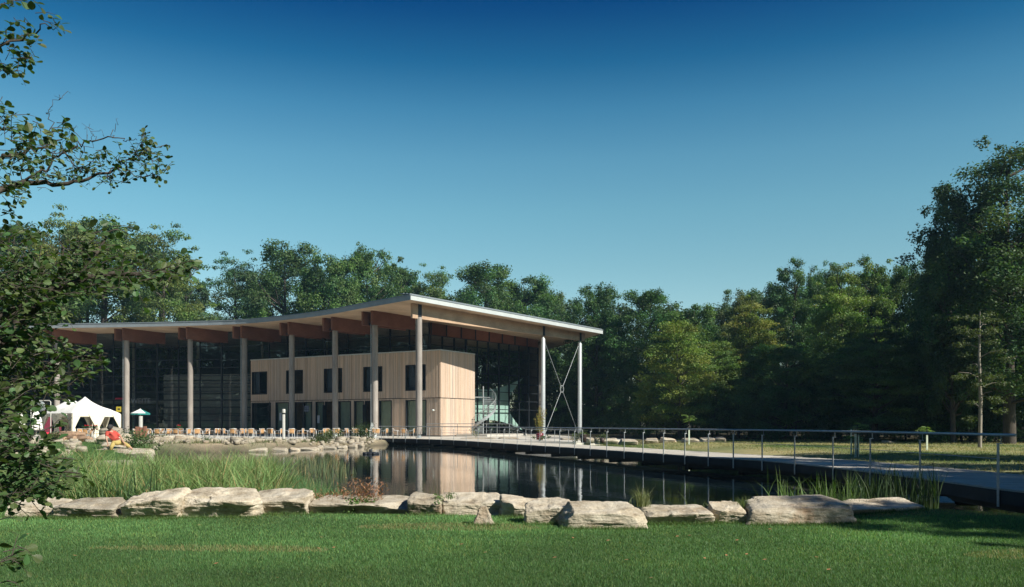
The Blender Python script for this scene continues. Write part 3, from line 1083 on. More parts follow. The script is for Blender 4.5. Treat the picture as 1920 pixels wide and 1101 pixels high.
m = MB(); m.bar(fp(-0.05, FLOORZ, 0.02), fp(FL, FLOORZ, 0.02), 0.1, 0.035); m.bar(sp(0.05, FLOORZ, 0.02), sp(SL, FLOORZ, 0.02), 0.1, 0.035); m.build('floor_line', M['darkmetal'], B)
m = MB(); m.bar(fp(.3, FLOORZ, -3.2), fp(FL - .3, FLOORZ, -3.2), 5.6, 0.25); m.build('upper_floor', M['interiordark'], B)
m = MB(); m.bar(fp(.3, 4.2, -6.1), fp(FL - .3, 4.2, -6.1), 0.1, 8.2); m.build('inner_wall', M['interior'], B)
M['blind'] = plain('pale_olive_blind', (0.36, 0.38, 0.28), 0.8, 0, 0.08, 2)
M['curtain'] = plain('grey_curtain', (0.12, 0.13, 0.14), 0.8, 0, 0.08, 2)
def window(t0, t1, z0, z1, kind, tilt=False):
    fr = MB()
    wd = 0.09
    for (a, b, c, d) in ((t0, t0 + wd, z0, z1), (t1 - wd, t1, z0, z1), (t0 + wd, t1 - wd, z0, z0 + wd), (t0 + wd, t1 - wd, z1 - wd, z1)):
        fr.bar(fp((a + b) / 2, c, -0.06), fp((a + b) / 2, d, -0.06), b - a, 0.2, up=NF)
    if kind == 'upper':
        fr.bar(fp(t0, z0 - 0.02, 0.02), fp(t1, z0 - 0.02, 0.02), 0.12, 0.04)
        fr.bar(fp((t0 * .5 + t1 * .5), z0 + wd, -0.06), fp((t0 * .5 + t1 * .5), z1 - wd, -0.06), 0.1, 0.12, up=NF)
        fr.bar(fp(t0 + wd, z0 + .45, 0.0), fp(t1 - wd, z0 + .45, 0.0), 0.03, 0.03)
    f_ = fr.build('window', M['darkmetal'], B)
    halves = [(t0 + wd, t1 - wd)]
    if kind == 'upper': halves = [(t0 + wd, (t0 + t1) / 2 - .05), ((t0 + t1) / 2 + .05, t1 - wd)]
    for k, (a, b) in enumerate(halves):
        g = MB(); la = 0.14 if (tilt and k == 1) else 0.0
        c0_, c1_ = fp(a, z0 + wd, -0.06), fp(b, z0 + wd, -0.06)
        d1_, d0_ = fp(b, z1 - wd, -0.06 - la * 1.5), fp(a, z1 - wd, -0.06 - la * 1.5)
        g.add([c0_, c1_, d1_, d0_], [(0, 1, 2, 3)])
        g.build('pane', M['glasslight'] if kind != 'upper' else M['glass'], f_)
    if kind == 'blind':
        c = MB(); n_ = max(4, int((t1 - t0) / 0.1))
        for k in range(n_):
            a = t0 + (t1 - t0) * k / n_; b = t0 + (t1 - t0) * (k + 1) / n_
            c.quad(fp(a, z0 + .1, -0.30 - 0.03 * (k % 2)), fp(b, z0 + .1, -0.30 - 0.03 * ((k + 1) % 2)), fp(b, z1, -0.30 - 0.03 * ((k + 1) % 2)), fp(a, z1, -0.30 - 0.03 * (k % 2)))
        c.build('blind', M['blind'], f_)
    if kind == 'upper':
        c = MB(); a = t0 + (t1 - t0) * 0.62
        c.quad(fp(a, z0, -0.5), fp(t1, z0, -0.5), fp(t1, z1, -0.5), fp(a + .3, z1, -0.5)); c.build('curtain', M['curtain'], f_)
    return f_
for k, (a, b, z0, z1) in enumerate(upper):
    window(tpx(b), tpx(a), z0, z1, 'upper', k >= 2)
for a, b, kd in lower:
    if kd == 'door':
        fr = MB(); t0, t1 = tpx(b), tpx(a)
        for (p, q, c, d) in ((t0, t0 + .09, .1, 3.66), (t1 - .09, t1, .1, 3.66)):
            fr.bar(fp((p + q) / 2, c, -0.06), fp((p + q) / 2, d, -0.06), .09, .2, up=NF)
        fr.bar(fp(t0 + .09, 3.61, -0.06), fp(t1 - .09, 3.61, -.06), .2, .09)
        f_ = fr.build('open_doorway', M['darkmetal'], B)
        lf = MB(); lf.bar(fp(t1 - .12, 1.7, 0.5), fp(t1 - .12, 1.7, 0.08), 0.05, 3.1); lf.build('door_leaf', M['darkmetal'], f_)
    else:
        window(tpx(b), tpx(a), 0.1, 3.66, kd)
# paper notices on two panes
for px, z in ((526.5, 2.05), (598, 1.75)):
    t = tpx(px); m = MB(); m.bar(fp(t, z - .42, 0.06), fp(t, z + .42, 0.06), 0.34, 0.01, up=NF); m.build('paper_notice', plain('notice_paper', (0.62, 0.64, 0.66), 0.6, 0, 0.05), B)
m = MB(); m.tube([fp(tpx(814), 2.6, 0.03), fp(tpx(814), 2.6, 0.2)], 0.09, 8); m.lathe([(0, .0), (.1, .02), (.12, .16), (0, .2)], fp(tpx(814), 2.5, .2), 10); m.build('wall_lamp', M['fascia'], B)
# plinth step by the wing and the doors
m = MB(); m.bar(sp(2.5, 0.1, 2.0), sp(11, 0.1, 1.6), 3.6, 0.22); m.build('low_step', M['concrete'], B)
# ------------------------------------------------------------------ trees
def leaf_cloud(r, centers, radii, counts, leaf, flat=0.75, tintf=None, aspect=0.6, droop=0.0):
    """rhombic leaves scattered in clumps; returns verts, faces, tints"""
    V, T = [], []
    for c, rad, n, tn in zip(centers, radii, counts, tintf):
        d = r.normal(size=(n, 3)); d /= np.linalg.norm(d, axis=1, keepdims=True)
        rr = rad * (0.25 + 0.75 * r.random(n) ** 0.6) * r.uniform(0.7, 1.4, n)
        p = c + d * rr[:, None] * np.array([1, 1, flat])
        nr = d * 0.55 + r.normal(size=(n, 3)) * 0.55 + np.array([0, 0, 0.75])
        nr /= np.linalg.norm(nr, axis=1, keepdims=True)
        t = r.normal(size=(n, 3)); t[:, 2] -= droop
        t -= nr * (t * nr).sum(1, keepdims=True); t /= np.linalg.norm(t, axis=1, keepdims=True)
        b = np.cross(nr, t)
        L = leaf * r.uniform(0.6, 1.35, n)[:, None]
        q = np.stack([p - t * L * 0.5, p + b * L * aspect * 0.5 - t * L * .05, p + t * L * 0.5 - nr * L * 0.12, p - b * L * aspect * 0.5 - t * L * .05], 1)
        V.append(q.reshape(-1, 3))
        tt = np.array(tn)[None] * r.uniform(0.75, 1.25, n)[:, None] * np.array([1, 1, 1])[None]
        tt[:, 0] *= r.uniform(0.85, 1.2, n)
        T.append(np.repeat(tt, 4, 0))
    V = np.concatenate(V); T = np.concatenate(T)
    Fc = np.arange(len(V), dtype=np.int32).reshape(-1, 4)
    return V, Fc, T

def tree_proto(seed, H, rad, base, nblob, nleaf, leaf, style='round'):
    """(trunk mesh, crown mesh) for a tree H metres tall with crown radius rad starting at height base"""
    r = np.random.default_rng(seed)
    hc = H - base
    cs, rs = [], []
    limbs = []
    for k in range(nblob):
        u = r.random()
        z = base + hc * (0.04 + 0.90 * u)
        s = (z - base) / hc
        if style == 'round': prof = math.sin(math.pi * min(1, 0.18 + 0.80 * s)) ** 0.6
        elif style == 'tall': prof = (1 - s) ** 0.55 * 0.75 + 0.25 * (s < 0.9)
        elif style == 'cone': prof = (1.02 - s) ** 0.75
        else: prof = 0.85 * math.sin(math.pi * min(1, 0.25 + 0.7 * s)) ** 0.7
        a = r.uniform(0, 2 * math.pi)
        rr = rad * prof * (0.25 + 0.75 * r.random() ** 0.45) * (1 + 0.22 * math.sin(3 * a + seed))
        cs.append(np.array([rr * math.cos(a), rr * math.sin(a), z + r.normal() * 0.3]))
        rs.append(rad * r.uniform(0.12, 0.27) * (0.65 + 0.35 * prof))
        if k % 5 == 0: limbs.append(cs[-1])
    for k in range(int(nblob * 0.14)):      # sprigs that break the outline
        a = r.uniform(0, 2 * math.pi); s = r.uniform(0.25, 1.0)
        prof = math.sin(math.pi * min(1, 0.18 + 0.80 * s)) ** 0.6
        rr = rad * prof * 1.12
        cs.append(np.array([rr * math.cos(a), rr * math.sin(a), base + hc * (s * 0.98 + 0.03)])); rs.append(rad * r.uniform(0.06, 0.12))
    rs = np.array(rs); wt = rs ** 2; counts = np.maximum(6, (nleaf * wt / wt.sum()).astype(int))
    tn = [np.array([0.088, 0.145, 0.060]) * r.uniform(0.62, 1.35) * np.array([r.uniform(0.85, 1.25), 1, r.uniform(0.8, 1.2)]) for _ in rs]
    flat = 0.75 if style != 'layer' and style != 'cone' else 0.36
    if flat < .5: rs = rs * 1.35
    V, Fc, T = leaf_cloud(r, cs, rs, counts, leaf, flat, tn)
    crown = np_mesh('crown', V, Fc, M['leaf'], T)
    m = MB()
    lean = r.normal(size=2) * 0.4
    path = [(0, 0, -0.3), (lean[0] * .2, lean[1] * .2, H * .25), (lean[0] * .7, lean[1] * .5, H * .55), (lean[0], lean[1], H * .9)]
    tr = H * 0.014
    m.tube(path, [tr * 1.25, tr, tr * 0.65, tr * 0.12], 8)
    for l in limbs:
        z0 = max(base * 0.9, l[2] - 0.35 * math.hypot(l[0], l[1]) - hc * .08)
        a = Vector((lean[0] * z0 / H, lean[1] * z0 / H, z0)); b = Vector(l); mid_ = (a + b) / 2 + Vector((r.normal() * .3, r.normal() * .3, -0.25))
        m.tube([a, mid_, b], [tr * .42, tr * .25, tr * .06], 5)
    return m.mesh('trunk', M['bark']), crown

PROTO = {}
def P_(key, *a): PROTO[key] = tree_proto(*a)
P_('far1', 11, 26, 6.5, 6, 150, 42000, 0.32, 'round')
P_('far2', 12, 26, 5.5, 6, 130, 38000, 0.32, 'other')
P_('far3', 13, 26, 7.0, 7, 160, 42000, 0.32, 'other')
P_('far4', 14, 24, 6.0, 5, 130, 34000, 0.27, 'layer')
P_('far5', 15, 25, 6.0, 6, 140, 40000, 0.32, 'round')
P_('near1', 21, 17, 4.6, 1.6, 170, 60000, 0.20, 'layer')
P_('near2', 22, 17, 4.2, 2.0, 150, 56000, 0.20, 'other')
P_('near3', 23, 17, 4.8, 1.4, 170, 60000, 0.20, 'round')
P_('small1', 24, 12, 3.8, 0.8, 170, 40000, 0.17, 'layer')
P_('willow', 25, 12, 4.2, 0.4, 110, 40000, 0.14, 'other')
P_('bush', 26, 4, 2.6, 0.0, 50, 9000, 0.16, 'round')
PH = {'far1': 26, 'far2': 26, 'far3': 26, 'far4': 24, 'far5': 25, 'near1': 17, 'near2': 17, 'near3': 17, 'small1': 12, 'willow': 12, 'bush': 4, 'bigtree': 24}
PR = {'far1': 6.5, 'far2': 5.5, 'far3': 7, 'far4': 6, 'far5': 6, 'near1': 4.6, 'near2': 4.2, 'near3': 4.8, 'small1': 3.8, 'willow': 4.2, 'bush': 2.6, 'bigtree': 6}
P_('bigtree', 27, 24, 6.0, 3.5, 220, 90000, 0.22, 'other')

def gz(x, y): return float(land_z(np.array([x]), np.array([y]))[0])

def plant_tree(key, x, y, H, W=None, tint=(1, 1, 1), label=None, group=None, name='broadleaf_tree', rz=None, cat='tree', barkm=None):
    s = H / PH[key]
    sw = (W / (2 * PR[key])) if W else s
    e = empty(name, (x, y, gz(x, y)), rz if rz is not None else random.uniform(0, 6.28))
    e.scale = (sw, sw, s)
    tag(e, label, cat, group)
    t = link('trunk', PROTO[key][0], e)
    c = link('crown', PROTO[key][1], e)
    c.color = (*tint, 1)
    return e

G1 = 'trees of the wood behind the pavilion'
# px centre, distance, px top, px width, kind, tint, label
TR = [
 (20, 128, 400, 170, 'far1', (0.75, 0.85, 0.95), 'dark green tree at the far left end of the skyline behind the leafy branches'),
 (118, 124, 388, 150, 'far4', (1.5, 1.25, 0.85), 'yellowish olive tree above the left end of the zinc roof'),
 (196, 130, 392, 170, 'far5', (1.1, 1.15, 0.9), 'mid green tree rising highest above the left end of the roof'),
 (303, 120, 415, 150, 'far4', (1.25, 1.15, 0.8), 'olive tree with thin feathery top just left of the gap of sky over the roof'),
 (350, 135, 475, 90, 'far2', (0.8, 0.95, 1.0), 'dark narrow tree bordering the left side of the sky gap'),
 (446, 128, 468, 120, 'far4', (0.7, 0.9, 0.95), 'dark feathery tree bordering the right side of the sky gap'),
 (540, 130, 445, 150, 'far1', (0.95, 1.05, 0.9), 'tall round green tree above the roof, tallest left of the roof corner'),
 (618, 126, 462, 130, 'far5', (0.85, 1.05, 0.85), 'mid green bushy tree next right of the tallest one over the roof'),
 (690, 128, 456, 120, 'far3', (1.0, 1.15, 0.9), 'green tree with pointed top straight above the third column from the roof corner'),
 (748, 134, 488, 110, 'far2', (0.75, 0.9, 0.9), 'lower dark tree just left of the roof corner'),
 (812, 132, 492, 100, 'far4', (1.1, 1.2, 0.9), 'thin light green tree just right of the roof corner'),
 (905, 122, 480, 150, 'far1', (0.8, 0.95, 0.85), 'broad domed dark green tree above the right half of the roof'),
 (985, 124, 505, 130, 'far5', (0.8, 1.0, 0.85), 'round green tree sloping down towards the roof tip'),
 (1040, 130, 545, 90, 'far3', (0.85, 0.95, 0.9), 'lower green tree at the notch of sky above the roof tip'),
]
for i, (px, D, top, wpx, key, tint, lab) in enumerate(TR):
    H = EYE + (HZ - top) * D / F
    plant_tree(key, (px - 960) * D / F, D, H * 1.0, wpx * D / F * 1.12, tint, lab, G1)
G2 = 'trees at the edge of the wood right of the pavilion'
TR2 = [
 (1118, 104, 531, 110, 'far3', (0.62, 0.85, 0.62), 'dense dark round tree directly above the tip of the roof'),
 (1215, 100, 534, 120, 'far1', (0.62, 0.85, 0.62), 'dense dark round tree second right of the roof tip'),
 (1300, 92, 560, 110, 'far5', (0.9, 1.1, 0.8), 'lower mid green tree in the dip of the skyline right of the roof'),
 (1130, 108, 590, 110, 'small1', (1.4, 1.35, 0.8), 'olive small tree just behind and under the roof tip'),
 (1385, 84, 540, 100, 'near3', (0.95, 0.95, 0.9), 'brownish green tree right of the skyline dip'),
 (1408, 76, 560, 110, 'near1', (1.8, 1.4, 0.8), 'tree with yellowing and bronze leaves halfway along the wood'),
 (1480, 80, 492, 110, 'near2', (0.8, 1.0, 0.9), 'tall dark green tree between the bronze tree and the yellow green one'),
 (1548, 82, 490, 90, 'near3', (0.8, 0.98, 0.95), 'dark green tree behind the broad yellow green one'),
 (1575, 70, 500, 130, 'near1', (1.5, 1.45, 0.85), 'broad yellow green tree in full sun at the middle of the right wood'),
 (1640, 72, 482, 110, 'near2', (1.05, 1.15, 0.8), 'bright green tree with a flat top right of the yellow green one'),
 (1705, 72, 488, 110, 'near3', (0.85, 1.0, 0.85), 'green tree with thin gaps in its crown left of the tallest tree'),
 (1765, 70, 484, 110, 'near1', (0.95, 1.05, 0.85), 'dark tree whose crown tucks in under the tallest tree'),
 (1275, 70, 600, 130, 'small1', (1.8, 1.55, 0.85), 'small yellow green tree standing alone in front of the dark wood'),
 (1140, 108, 640, 140, 'willow', (1.05, 1.15, 1.05), 'pale feathery tree behind the crossed rods of the steel columns'),
 (1200, 100, 655, 90, 'willow', (0.8, 0.95, 0.9), 'narrower greyish feathery tree beside the small yellow green one'),
 (1345, 74, 640, 110, 'small1', (1.3, 1.3, 0.8), 'low green tree between the small yellow green one and the bronze one'),
 (1470, 68, 640, 150, 'near3', (0.8, 1.0, 0.85), 'low spreading dark tree in front of the bronze one'),
 (1640, 62, 610, 170, 'near1', (0.85, 1.0, 0.8), 'low branches of a dark tree behind the white sapling guards'),
]
for i, (px, D, top, wpx, key, tint, lab) in enumerate(TR2):
    H = EYE + (HZ - top) * D / F
    plant_tree(key, (px - 960) * D / F, D, H, wpx * D / F * 1.12, tint, lab, G2)
# the tallest tree at the right edge, three crowns close together
plant_tree('bigtree', (1893 - 960) * 56 / F, 56, EYE + (HZ - 262) * 56 / F, 11.5, (0.62, 0.70, 0.68), 'tallest tree of all, rising at the right edge with open bronze green crown', G2)
plant_tree('near2', (1795 - 960) * 57 / F, 57.5, EYE + (HZ - 335) * 57 / F, 5.2, (0.62, 0.75, 0.75), 'slender tree leaning against the left side of the tallest tree', G2)
plant_tree('near3', (1915 - 960) * 61 / F, 61, EYE + (HZ - 420) * 61 / F, 7.5, (0.7, 0.9, 0.8), 'dark lower tree behind the tallest one at the right edge', G2)
plant_tree('near1', (1835 - 960) * 60 / F, 64, EYE + (HZ - 470) * 64 / F, 7.0, (0.75, 0.9, 0.8), 'shaded dark tree filling the wood below the tallest one', G2)
# pale slim birch in front
bi = empty('birch_tree', (*[(1837 - 960) * 47 / F, 47], gz(25.7, 47)))
tag(bi, 'slim young tree with pale bare trunk in front of the dark wood at right', 'tree', G2)
m = MB(); m.tube([(0, 0, -.2), (0.05, 0, 2.5), (-0.03, 0, 5), (0.02, 0, 7.5)], [0.11, 0.095, 0.07, 0.02], 8)
for k in range(9):
    a = random.uniform(0, 6.28); z = 2.2 + k * .55
    m.tube([(0, 0, z), (math.cos(a) * .6, math.sin(a) * .6, z + .25), (math.cos(a) * 1.3, math.sin(a) * 1.3, z + .3)], [.03, .02, .008], 5)
m.build('trunk', M['barkpale'], bi)
r = np.random.default_rng(5)
cs = [np.array([math.cos(a) * q, math.sin(a) * q, z]) for a, q, z in zip(r.uniform(0, 6.28, 34), r.uniform(.3, 1.5, 34), r.uniform(1.6, 7.4, 34))]
V, Fc, T = leaf_cloud(r, cs, [0.42] * 34, [90] * 34, 0.13, 0.4, [np.array([.075, .10, .04])] * 34)
c = link('crown', np_mesh('crown', V, Fc, M['leaf'], T), bi)

# low shrubs along the foot of the wood, each a bush
G3 = 'dark shrubs along the foot of the wood'
bl3 = ['shrub', 'broad', 'low', 'rounded']
for k, px in enumerate(range(1075, 1990, 52)):
    D = (104 if px < 1150 else 96 if px < 1230 else 78 - 20 * (px - 1075) / 900) + random.uniform(-1.5, 1.5)
    e = plant_tree('bush', (px - 960) * D / F, D, random.uniform(3.2, 5.2), random.uniform(5, 7), (0.95, 1.1, 0.95), 'dark green shrub at the foot of the wood, %s from the left' % ['first','second','third','fourth','fifth','sixth','seventh','eighth','ninth','tenth','eleventh','twelfth','thirteenth','fourteenth','fifteenth','sixteenth','seventeenth','last'][k], G3, 'shrub', cat='shrub')
for k, px in enumerate((950, 985, 1018, 1048, 1075)):
    D = 119 + (k % 2) * 3
    plant_tree('bush', (px - 960) * D / F, D, 7.5, 8.0, (0.8, 0.95, 0.85), ['dark bush seen through the glass hall, farthest left', 'dark bush seen through the glass hall beside the door', 'dark bush behind the left steel column', 'dark bush between the two steel columns', 'dark bush behind the right steel column'][k], 'dark bushes behind the glass hall', 'shrub', cat='shrub')
# the wood behind: one mass of crowns
def wood_mass(name, spots, seed, leaf, per, tintc, label):
    r = np.random.default_rng(seed)
    cs, rs, tn = [], [], []
    m = MB()
    for x, y, H, Rr in spots:
        nb = 30
        for k in range(nb):
            s = r.random(); a = r.uniform(0, 6.28)
            prof = math.sin(math.pi * min(1, 0.2 + 0.78 * s)) ** .6
            q = Rr * prof * r.random() ** .5
            cs.append(np.array([x + q * math.cos(a), y + q * math.sin(a), H * (0.10 + 0.86 * s)])); rs.append(Rr * r.uniform(.25, .42))
            tn.append(np.array(tintc) * r.uniform(.6, 1.2))
        m.tube([(x, y, -.3), (x, y, H * .7)], [H * .013, H * .006], 6)
    V, Fc, T = leaf_cloud(r, cs, rs, [per] * len(cs), leaf, .8, tn)
    e = empty(name)
    tag(e, label, 'wood', kind='stuff')
    c = link('foliage', np_mesh('foliage', V, Fc, M['leaf'], T), e); tag(c, kind='stuff')
    b = m.build('trunks', M['bark'], e); tag(b, kind='stuff')
sp_ = []
rr_ = random.Random(3)
def top_at(px):
    T_ = [(-60, 430), (60, 430), (200, 420), (300, 455), (372, 500), (384, 640), (412, 640), (425, 520), (520, 480), (700, 485), (850, 560), (910, 510), (1010, 540), (1058, 590), (1070, 570), (1200, 560), (1300, 590), (1400, 560), (1500, 520), (1700, 510), (2100, 480)]
    for (a, ya), (b, yb) in zip(T_[:-1], T_[1:]):
        if a <= px <= b: return ya + (yb - ya) * (px - a) / (b - a)
    return 520
for px in list(range(-40, 2080, 34)):
    if 372 < px < 424: continue
    if px < 1050: D = rr_.uniform(140, 150)
    else: D = 118 - 38 * (px - 1050) / 900 + rr_.uniform(-3, 3)
    H = EYE + (HZ - top_at(px) + 6) * D / F
    sp_.append(((px - 960) * D / F, D, H, D * 0.030 + .8))
wood_mass('distant_wood', sp_, 41, 0.36, 210, (0.058, 0.092, 0.040), 'dark mass of further trees filling the gaps behind the skyline trees')
# beyond the left and right edges of the picture, and behind the camera: unseen wood, its left side added to darken window reflections
ring = []
for k in range(26):
    x = -85 + k * 5.4
    ring.append((x, -27 + rr_.uniform(-3, 3) + (6 if x < -50 else 0), rr_.uniform(21, 27) * (0.7 if x > 25 else 1), rr_.uniform(5, 6.5)))
for k in range(17):
    ring.append((-70 + rr_.uniform(-3, 3), -20 + k * 7.5, rr_.uniform(21, 26), rr_.uniform(5, 6.5)))
for k in range(17):
    ring.append((-81 + rr_.uniform(-3, 3), -16 + k * 7.5, rr_.uniform(23, 27), rr_.uniform(5, 6.5)))
ring += [(48, -14, 15, 5), (54, -6, 15, 5), (56, 2, 15, 5)]
wood_mass('unseen_wood', ring, 42, 0.75, 130, (0.045, 0.07, 0.03), 'unseen wood round the clearing, its left side added to darken window reflections')
# trees just outside the right edge, whose shade falls across the boardwalk and the near lawn
GS = 'shade trees at the right edge'
for k, (x, y, H, Wd, key) in enumerate([(19.5, 11.5, 14, 8, 'near1'), (21.5, 19.5, 15, 8, 'near3'), (25.5, 27.5, 15, 8, 'near1'), (26, 9, 17, 9, 'near3'), (16.5, 6.2, 10.5, 4.4, 'near2')]):
    plant_tree(key, x, y, H, Wd, (1, 1, 1), 'shade tree standing just past the right edge of the pond lawn', GS)
# ------------------------------------------------------------------ stones
def stone_mesh(name, size, seed, n=12, rough=1.0, cuts=7, point=False, slope=1.0, lean=0.22):
    """an angular quarried block of the given (x, y, z) size, standing on z = 0 with its foot in the ground"""
    r = np.random.default_rng(seed)
    sx, sy, sz = size
    k = max(4, n)
    # cube sphere grid
    g = np.linspace(-1, 1, k)
    vs, fs, key = [], [], {}
    def vid(p):
        q = tuple(np.round(p, 5))
        if q not in key:
            key[q] = len(vs); vs.append(p)
        return key[q]
    for ax in range(3):
        for sg in (-1, 1):
            ids = [[0] * k for _ in range(k)]
            for i in range(k):
                for j in range(k):
                    p = np.zeros(3); p[ax] = sg; p[(ax + 1) % 3] = g[i]; p[(ax + 2) % 3] = g[j]
                    ids[i][j] = vid(p)
            for i in range(k - 1):
                for j in range(k - 1):
                    q = (ids[i][j], ids[i + 1][j], ids[i + 1][j + 1], ids[i][j + 1])
                    fs.append(q if sg > 0 else q[::-1])
    P = np.array(vs)
    # between a box and an ellipsoid
    L = (np.abs(P) ** 11).sum(1) ** (1 / 11)
    P = P / L[:, None]
    if point:
        f = np.clip((P[:, 2] + 1) / 2, 0, 1); P[:, 0] *= 1 - .75 * f; P[:, 1] *= 1 - .6 * f
    # cleave with random planes
    for c in range(cuts):
        d = r.normal(size=3); d[2] = abs(d[2]) * 0.7
        d /= np.linalg.norm(d)
        h = np.abs(d).sum() * r.uniform(0.70, 0.88)
        t = P @ d - h
        P = P - np.maximum(t, 0)[:, None] * d
    if not point:
        # sloping top, front leaning out over its foot, ends out of square
        top = np.clip(P[:, 2], 0, 1)
        P[:, 2] += top * (0.34 * P[:, 1] * slope + 0.12 * r.normal() * P[:, 0]) - top * 0.10
        P[:, 1] = np.where(P[:, 1] < 0, P[:, 1] * (1 + lean * P[:, 2]), P[:, 1])
        P[:, 0] = P[:, 0] * (1 - 0.10 * r.random() * P[:, 2]) + 0.10 * r.normal() * P[:, 1]
    P = P * np.array([sx / 2, sy / 2, sz / 2])
    o = r.uniform(-50, 50, 3)
    m = (sx + sy + sz) / 3
    out = []
    for p in P:
        v = Vector(p + o)
        a = noise.fractal(v * (1.3 / m), 0.9, 2.1, 5) * 0.035 * m
        cell = noise.cell(Vector((v.x * 1.7, v.y * 1.7, v.z * 5.0)) / m)
        b = (cell - 0.5) * 0.030 * m + noise.fractal(Vector((v.x, v.y, v.z * 2.2)) * (5 / m), 0.7, 2.2, 4) * 0.022 * m
        d = Vector(p).normalized()
        out.append(p + np.array(d) * (a + b - 0.01) * rough)
    P = np.array(out)
    P[:, 2] += sz / 2 - 0.05
    return np_mesh(name, P, np.array(fs, dtype=np.int32), M['stone'], None, False)

SG = 'row of big stones between the lawn and the pond'
def big_stone(l, rt, top, bot, seed, label, depth=0.7, cuts=7, zb=-0.30, rz=0.0, point=False, extra=0.0):
    D = (EYE - zb) * F / (bot - HZ)
    x0, x1 = (l - 960) * D / F, (rt - 960) * D / F
    zt = EYE - (top - HZ) * (D + depth * .55) / F
    h = max(0.15, zt - zb) + extra
    me = stone_mesh('boulder', (abs(x1 - x0) * 1.04, depth, h + 0.08), seed, 40, 1.0, cuts, point, lean=(0.0 if seed in (312, 315, 308, 301) else 0.38))
    o = link('boulder', me, None, ((x0 + x1) / 2, D + depth / 2, zb - 0.04), (0, 0, rz))
    tag(o, label, 'boulder', SG)
    return o
ST = [
 (8, 108, 936, 972, 301, 'pale boulder farthest left in the row, half hidden by dark leaves', 0.8, 8),
 (86, 207, 937, 974, 302, 'low boulder with grey brown front, second from the left in the row', 0.75, 9),
 (219, 331, 920, 974, 303, 'squarish pale boulder with a crack across its front beside the tall iris leaves', 0.8, 6),
 (326, 479, 920, 972, 304, 'long flat topped boulder with shaded brown front, left part of the row', 0.9, 6),
 (462, 583, 921, 966, 305, 'flat topped boulder just left of the brown dried plants', 0.85, 5),
 (584, 770, 932, 964, 306, 'longest and lowest boulder, lying in front of the brown dried plants', 0.8, 5),
 (763, 827, 927, 967, 307, 'small rounded boulder with dark hollow underneath, right of the longest one', 0.6, 8),
 (822, 968, 927, 966, 308, 'broad domed boulder behind the small pointed stone', 0.8, 7),
 (940, 1046, 935, 972, 310, 'boulder with dark holes just right of the small pointed stone', 0.6, 9),
 (985, 1078, 938, 985, 311, 'leaning boulder with dark shadow under it, left of the tall block', 0.55, 9),
 (1056, 1208, 944, 993, 312, 'tallest upright block with craggy pale front, nearest of the row', 0.6, 5),
 (1206, 1337, 948, 984, 313, 'oblong block with brown front right of the tallest block', 0.65, 4),
 (1337, 1403, 942, 982, 314, 'small leaning boulder between two long blocks, grass tuft behind it', 0.5, 9),
 (1411, 1612, 935, 985, 315, 'longest block at right with a dark notch in its front', 0.85, 6),
 (1592, 1738, 938, 973, 316, 'long low boulder tapering to the right, half in tree shade', 0.8, 7),
]
for l, rt, tp_, bt, sd_, lab, dp, ct in ST:
    big_stone(l, rt, tp_, bt, sd_, lab, dp, ct)
big_stone(880, 932, 951, 987, 309, 'small pointed grey stone standing alone on the lawn', 0.34, 6, point=True, extra=.05)
big_stone(1690, 1800, 930, 950, 317, 'dark shaded block near the boardwalk at the right end of the row', 0.7, 5, zb=-0.35)

BG = 'stones stepping up the left bank'
BS = [  # l, r, top, bottom, z of foot, depth, label
 (150, 238, 865, 884, -0.35, 1.2, 'long pale slab on the left bank behind the iris leaves', 30),
 (126, 184, 900, 925, -0.45, 0.8, 'broken pale stone with orange side low on the left bank', 24),
 (60, 150, 880, 902, -0.35, 1.2, 'pale slab left of the bank, partly behind dark leaves', 30),
 (212, 300, 868, 889, -0.45, 1.2, 'pale slab among the reeds below the bending person', 34),
 (168, 232, 840, 864, 0.0, 1.6, 'dark fronted slab under the feet of the bending person', 42.5),
 (218, 274, 842, 863, -0.1, 1.5, 'pale flat slab at the right foot of the bending person', 42.8),
 (158, 176, 845, 856, 0.05, .8, 'small block at the left end of the stone steps', 43),
 (176, 222, 830, 843, 0.1, 1.5, 'orange brown slab in the middle of the stone steps', 45),
 (179, 226, 812, 833, 0.25, 1.6, 'tall grey block behind the bending person', 46.5),
 (184, 214, 801, 815, 0.9, 1.2, 'upper brownish block on top of the stone steps', 48),
 (270, 312, 817, 831, -0.05, 1.5, 'squared pale block right of the brown timber posts', 60),
 (312, 349, 816, 830, -0.05, 1.5, 'grey squared block at the left end of the terrace edge', 61),
 (20, 62, 828, 842, -0.1, 1.5, 'pale rock at the far left edge of the bank', 55),
 (62, 104, 828, 848, -0.2, 1.5, 'broad pale rock left of the grassy mound', 50),
 (104, 136, 822, 836, 0.0, 1.3, 'low stone in front of the firewood pile', 54),
]
for k, (l, rt, tp_, bt, zb, dp, lab, D) in enumerate(BS):
    zb = EYE - (bt - HZ) * D / F
    x0, x1 = (l - 960) * D / F, (rt - 960) * D / F
    h = max(0.2, (bt - tp_) * D / F * 0.95)
    me = stone_mesh('bank_stone', (x1 - x0, dp, h + .1), 400 + k, 12, 0.9, 5)
    o = link('bank_stone', me, None, ((x0 + x1) / 2, D + dp / 2, zb - .06), (0, 0, random.uniform(-.12, .12)))
    tag(o, lab, 'stone', BG)

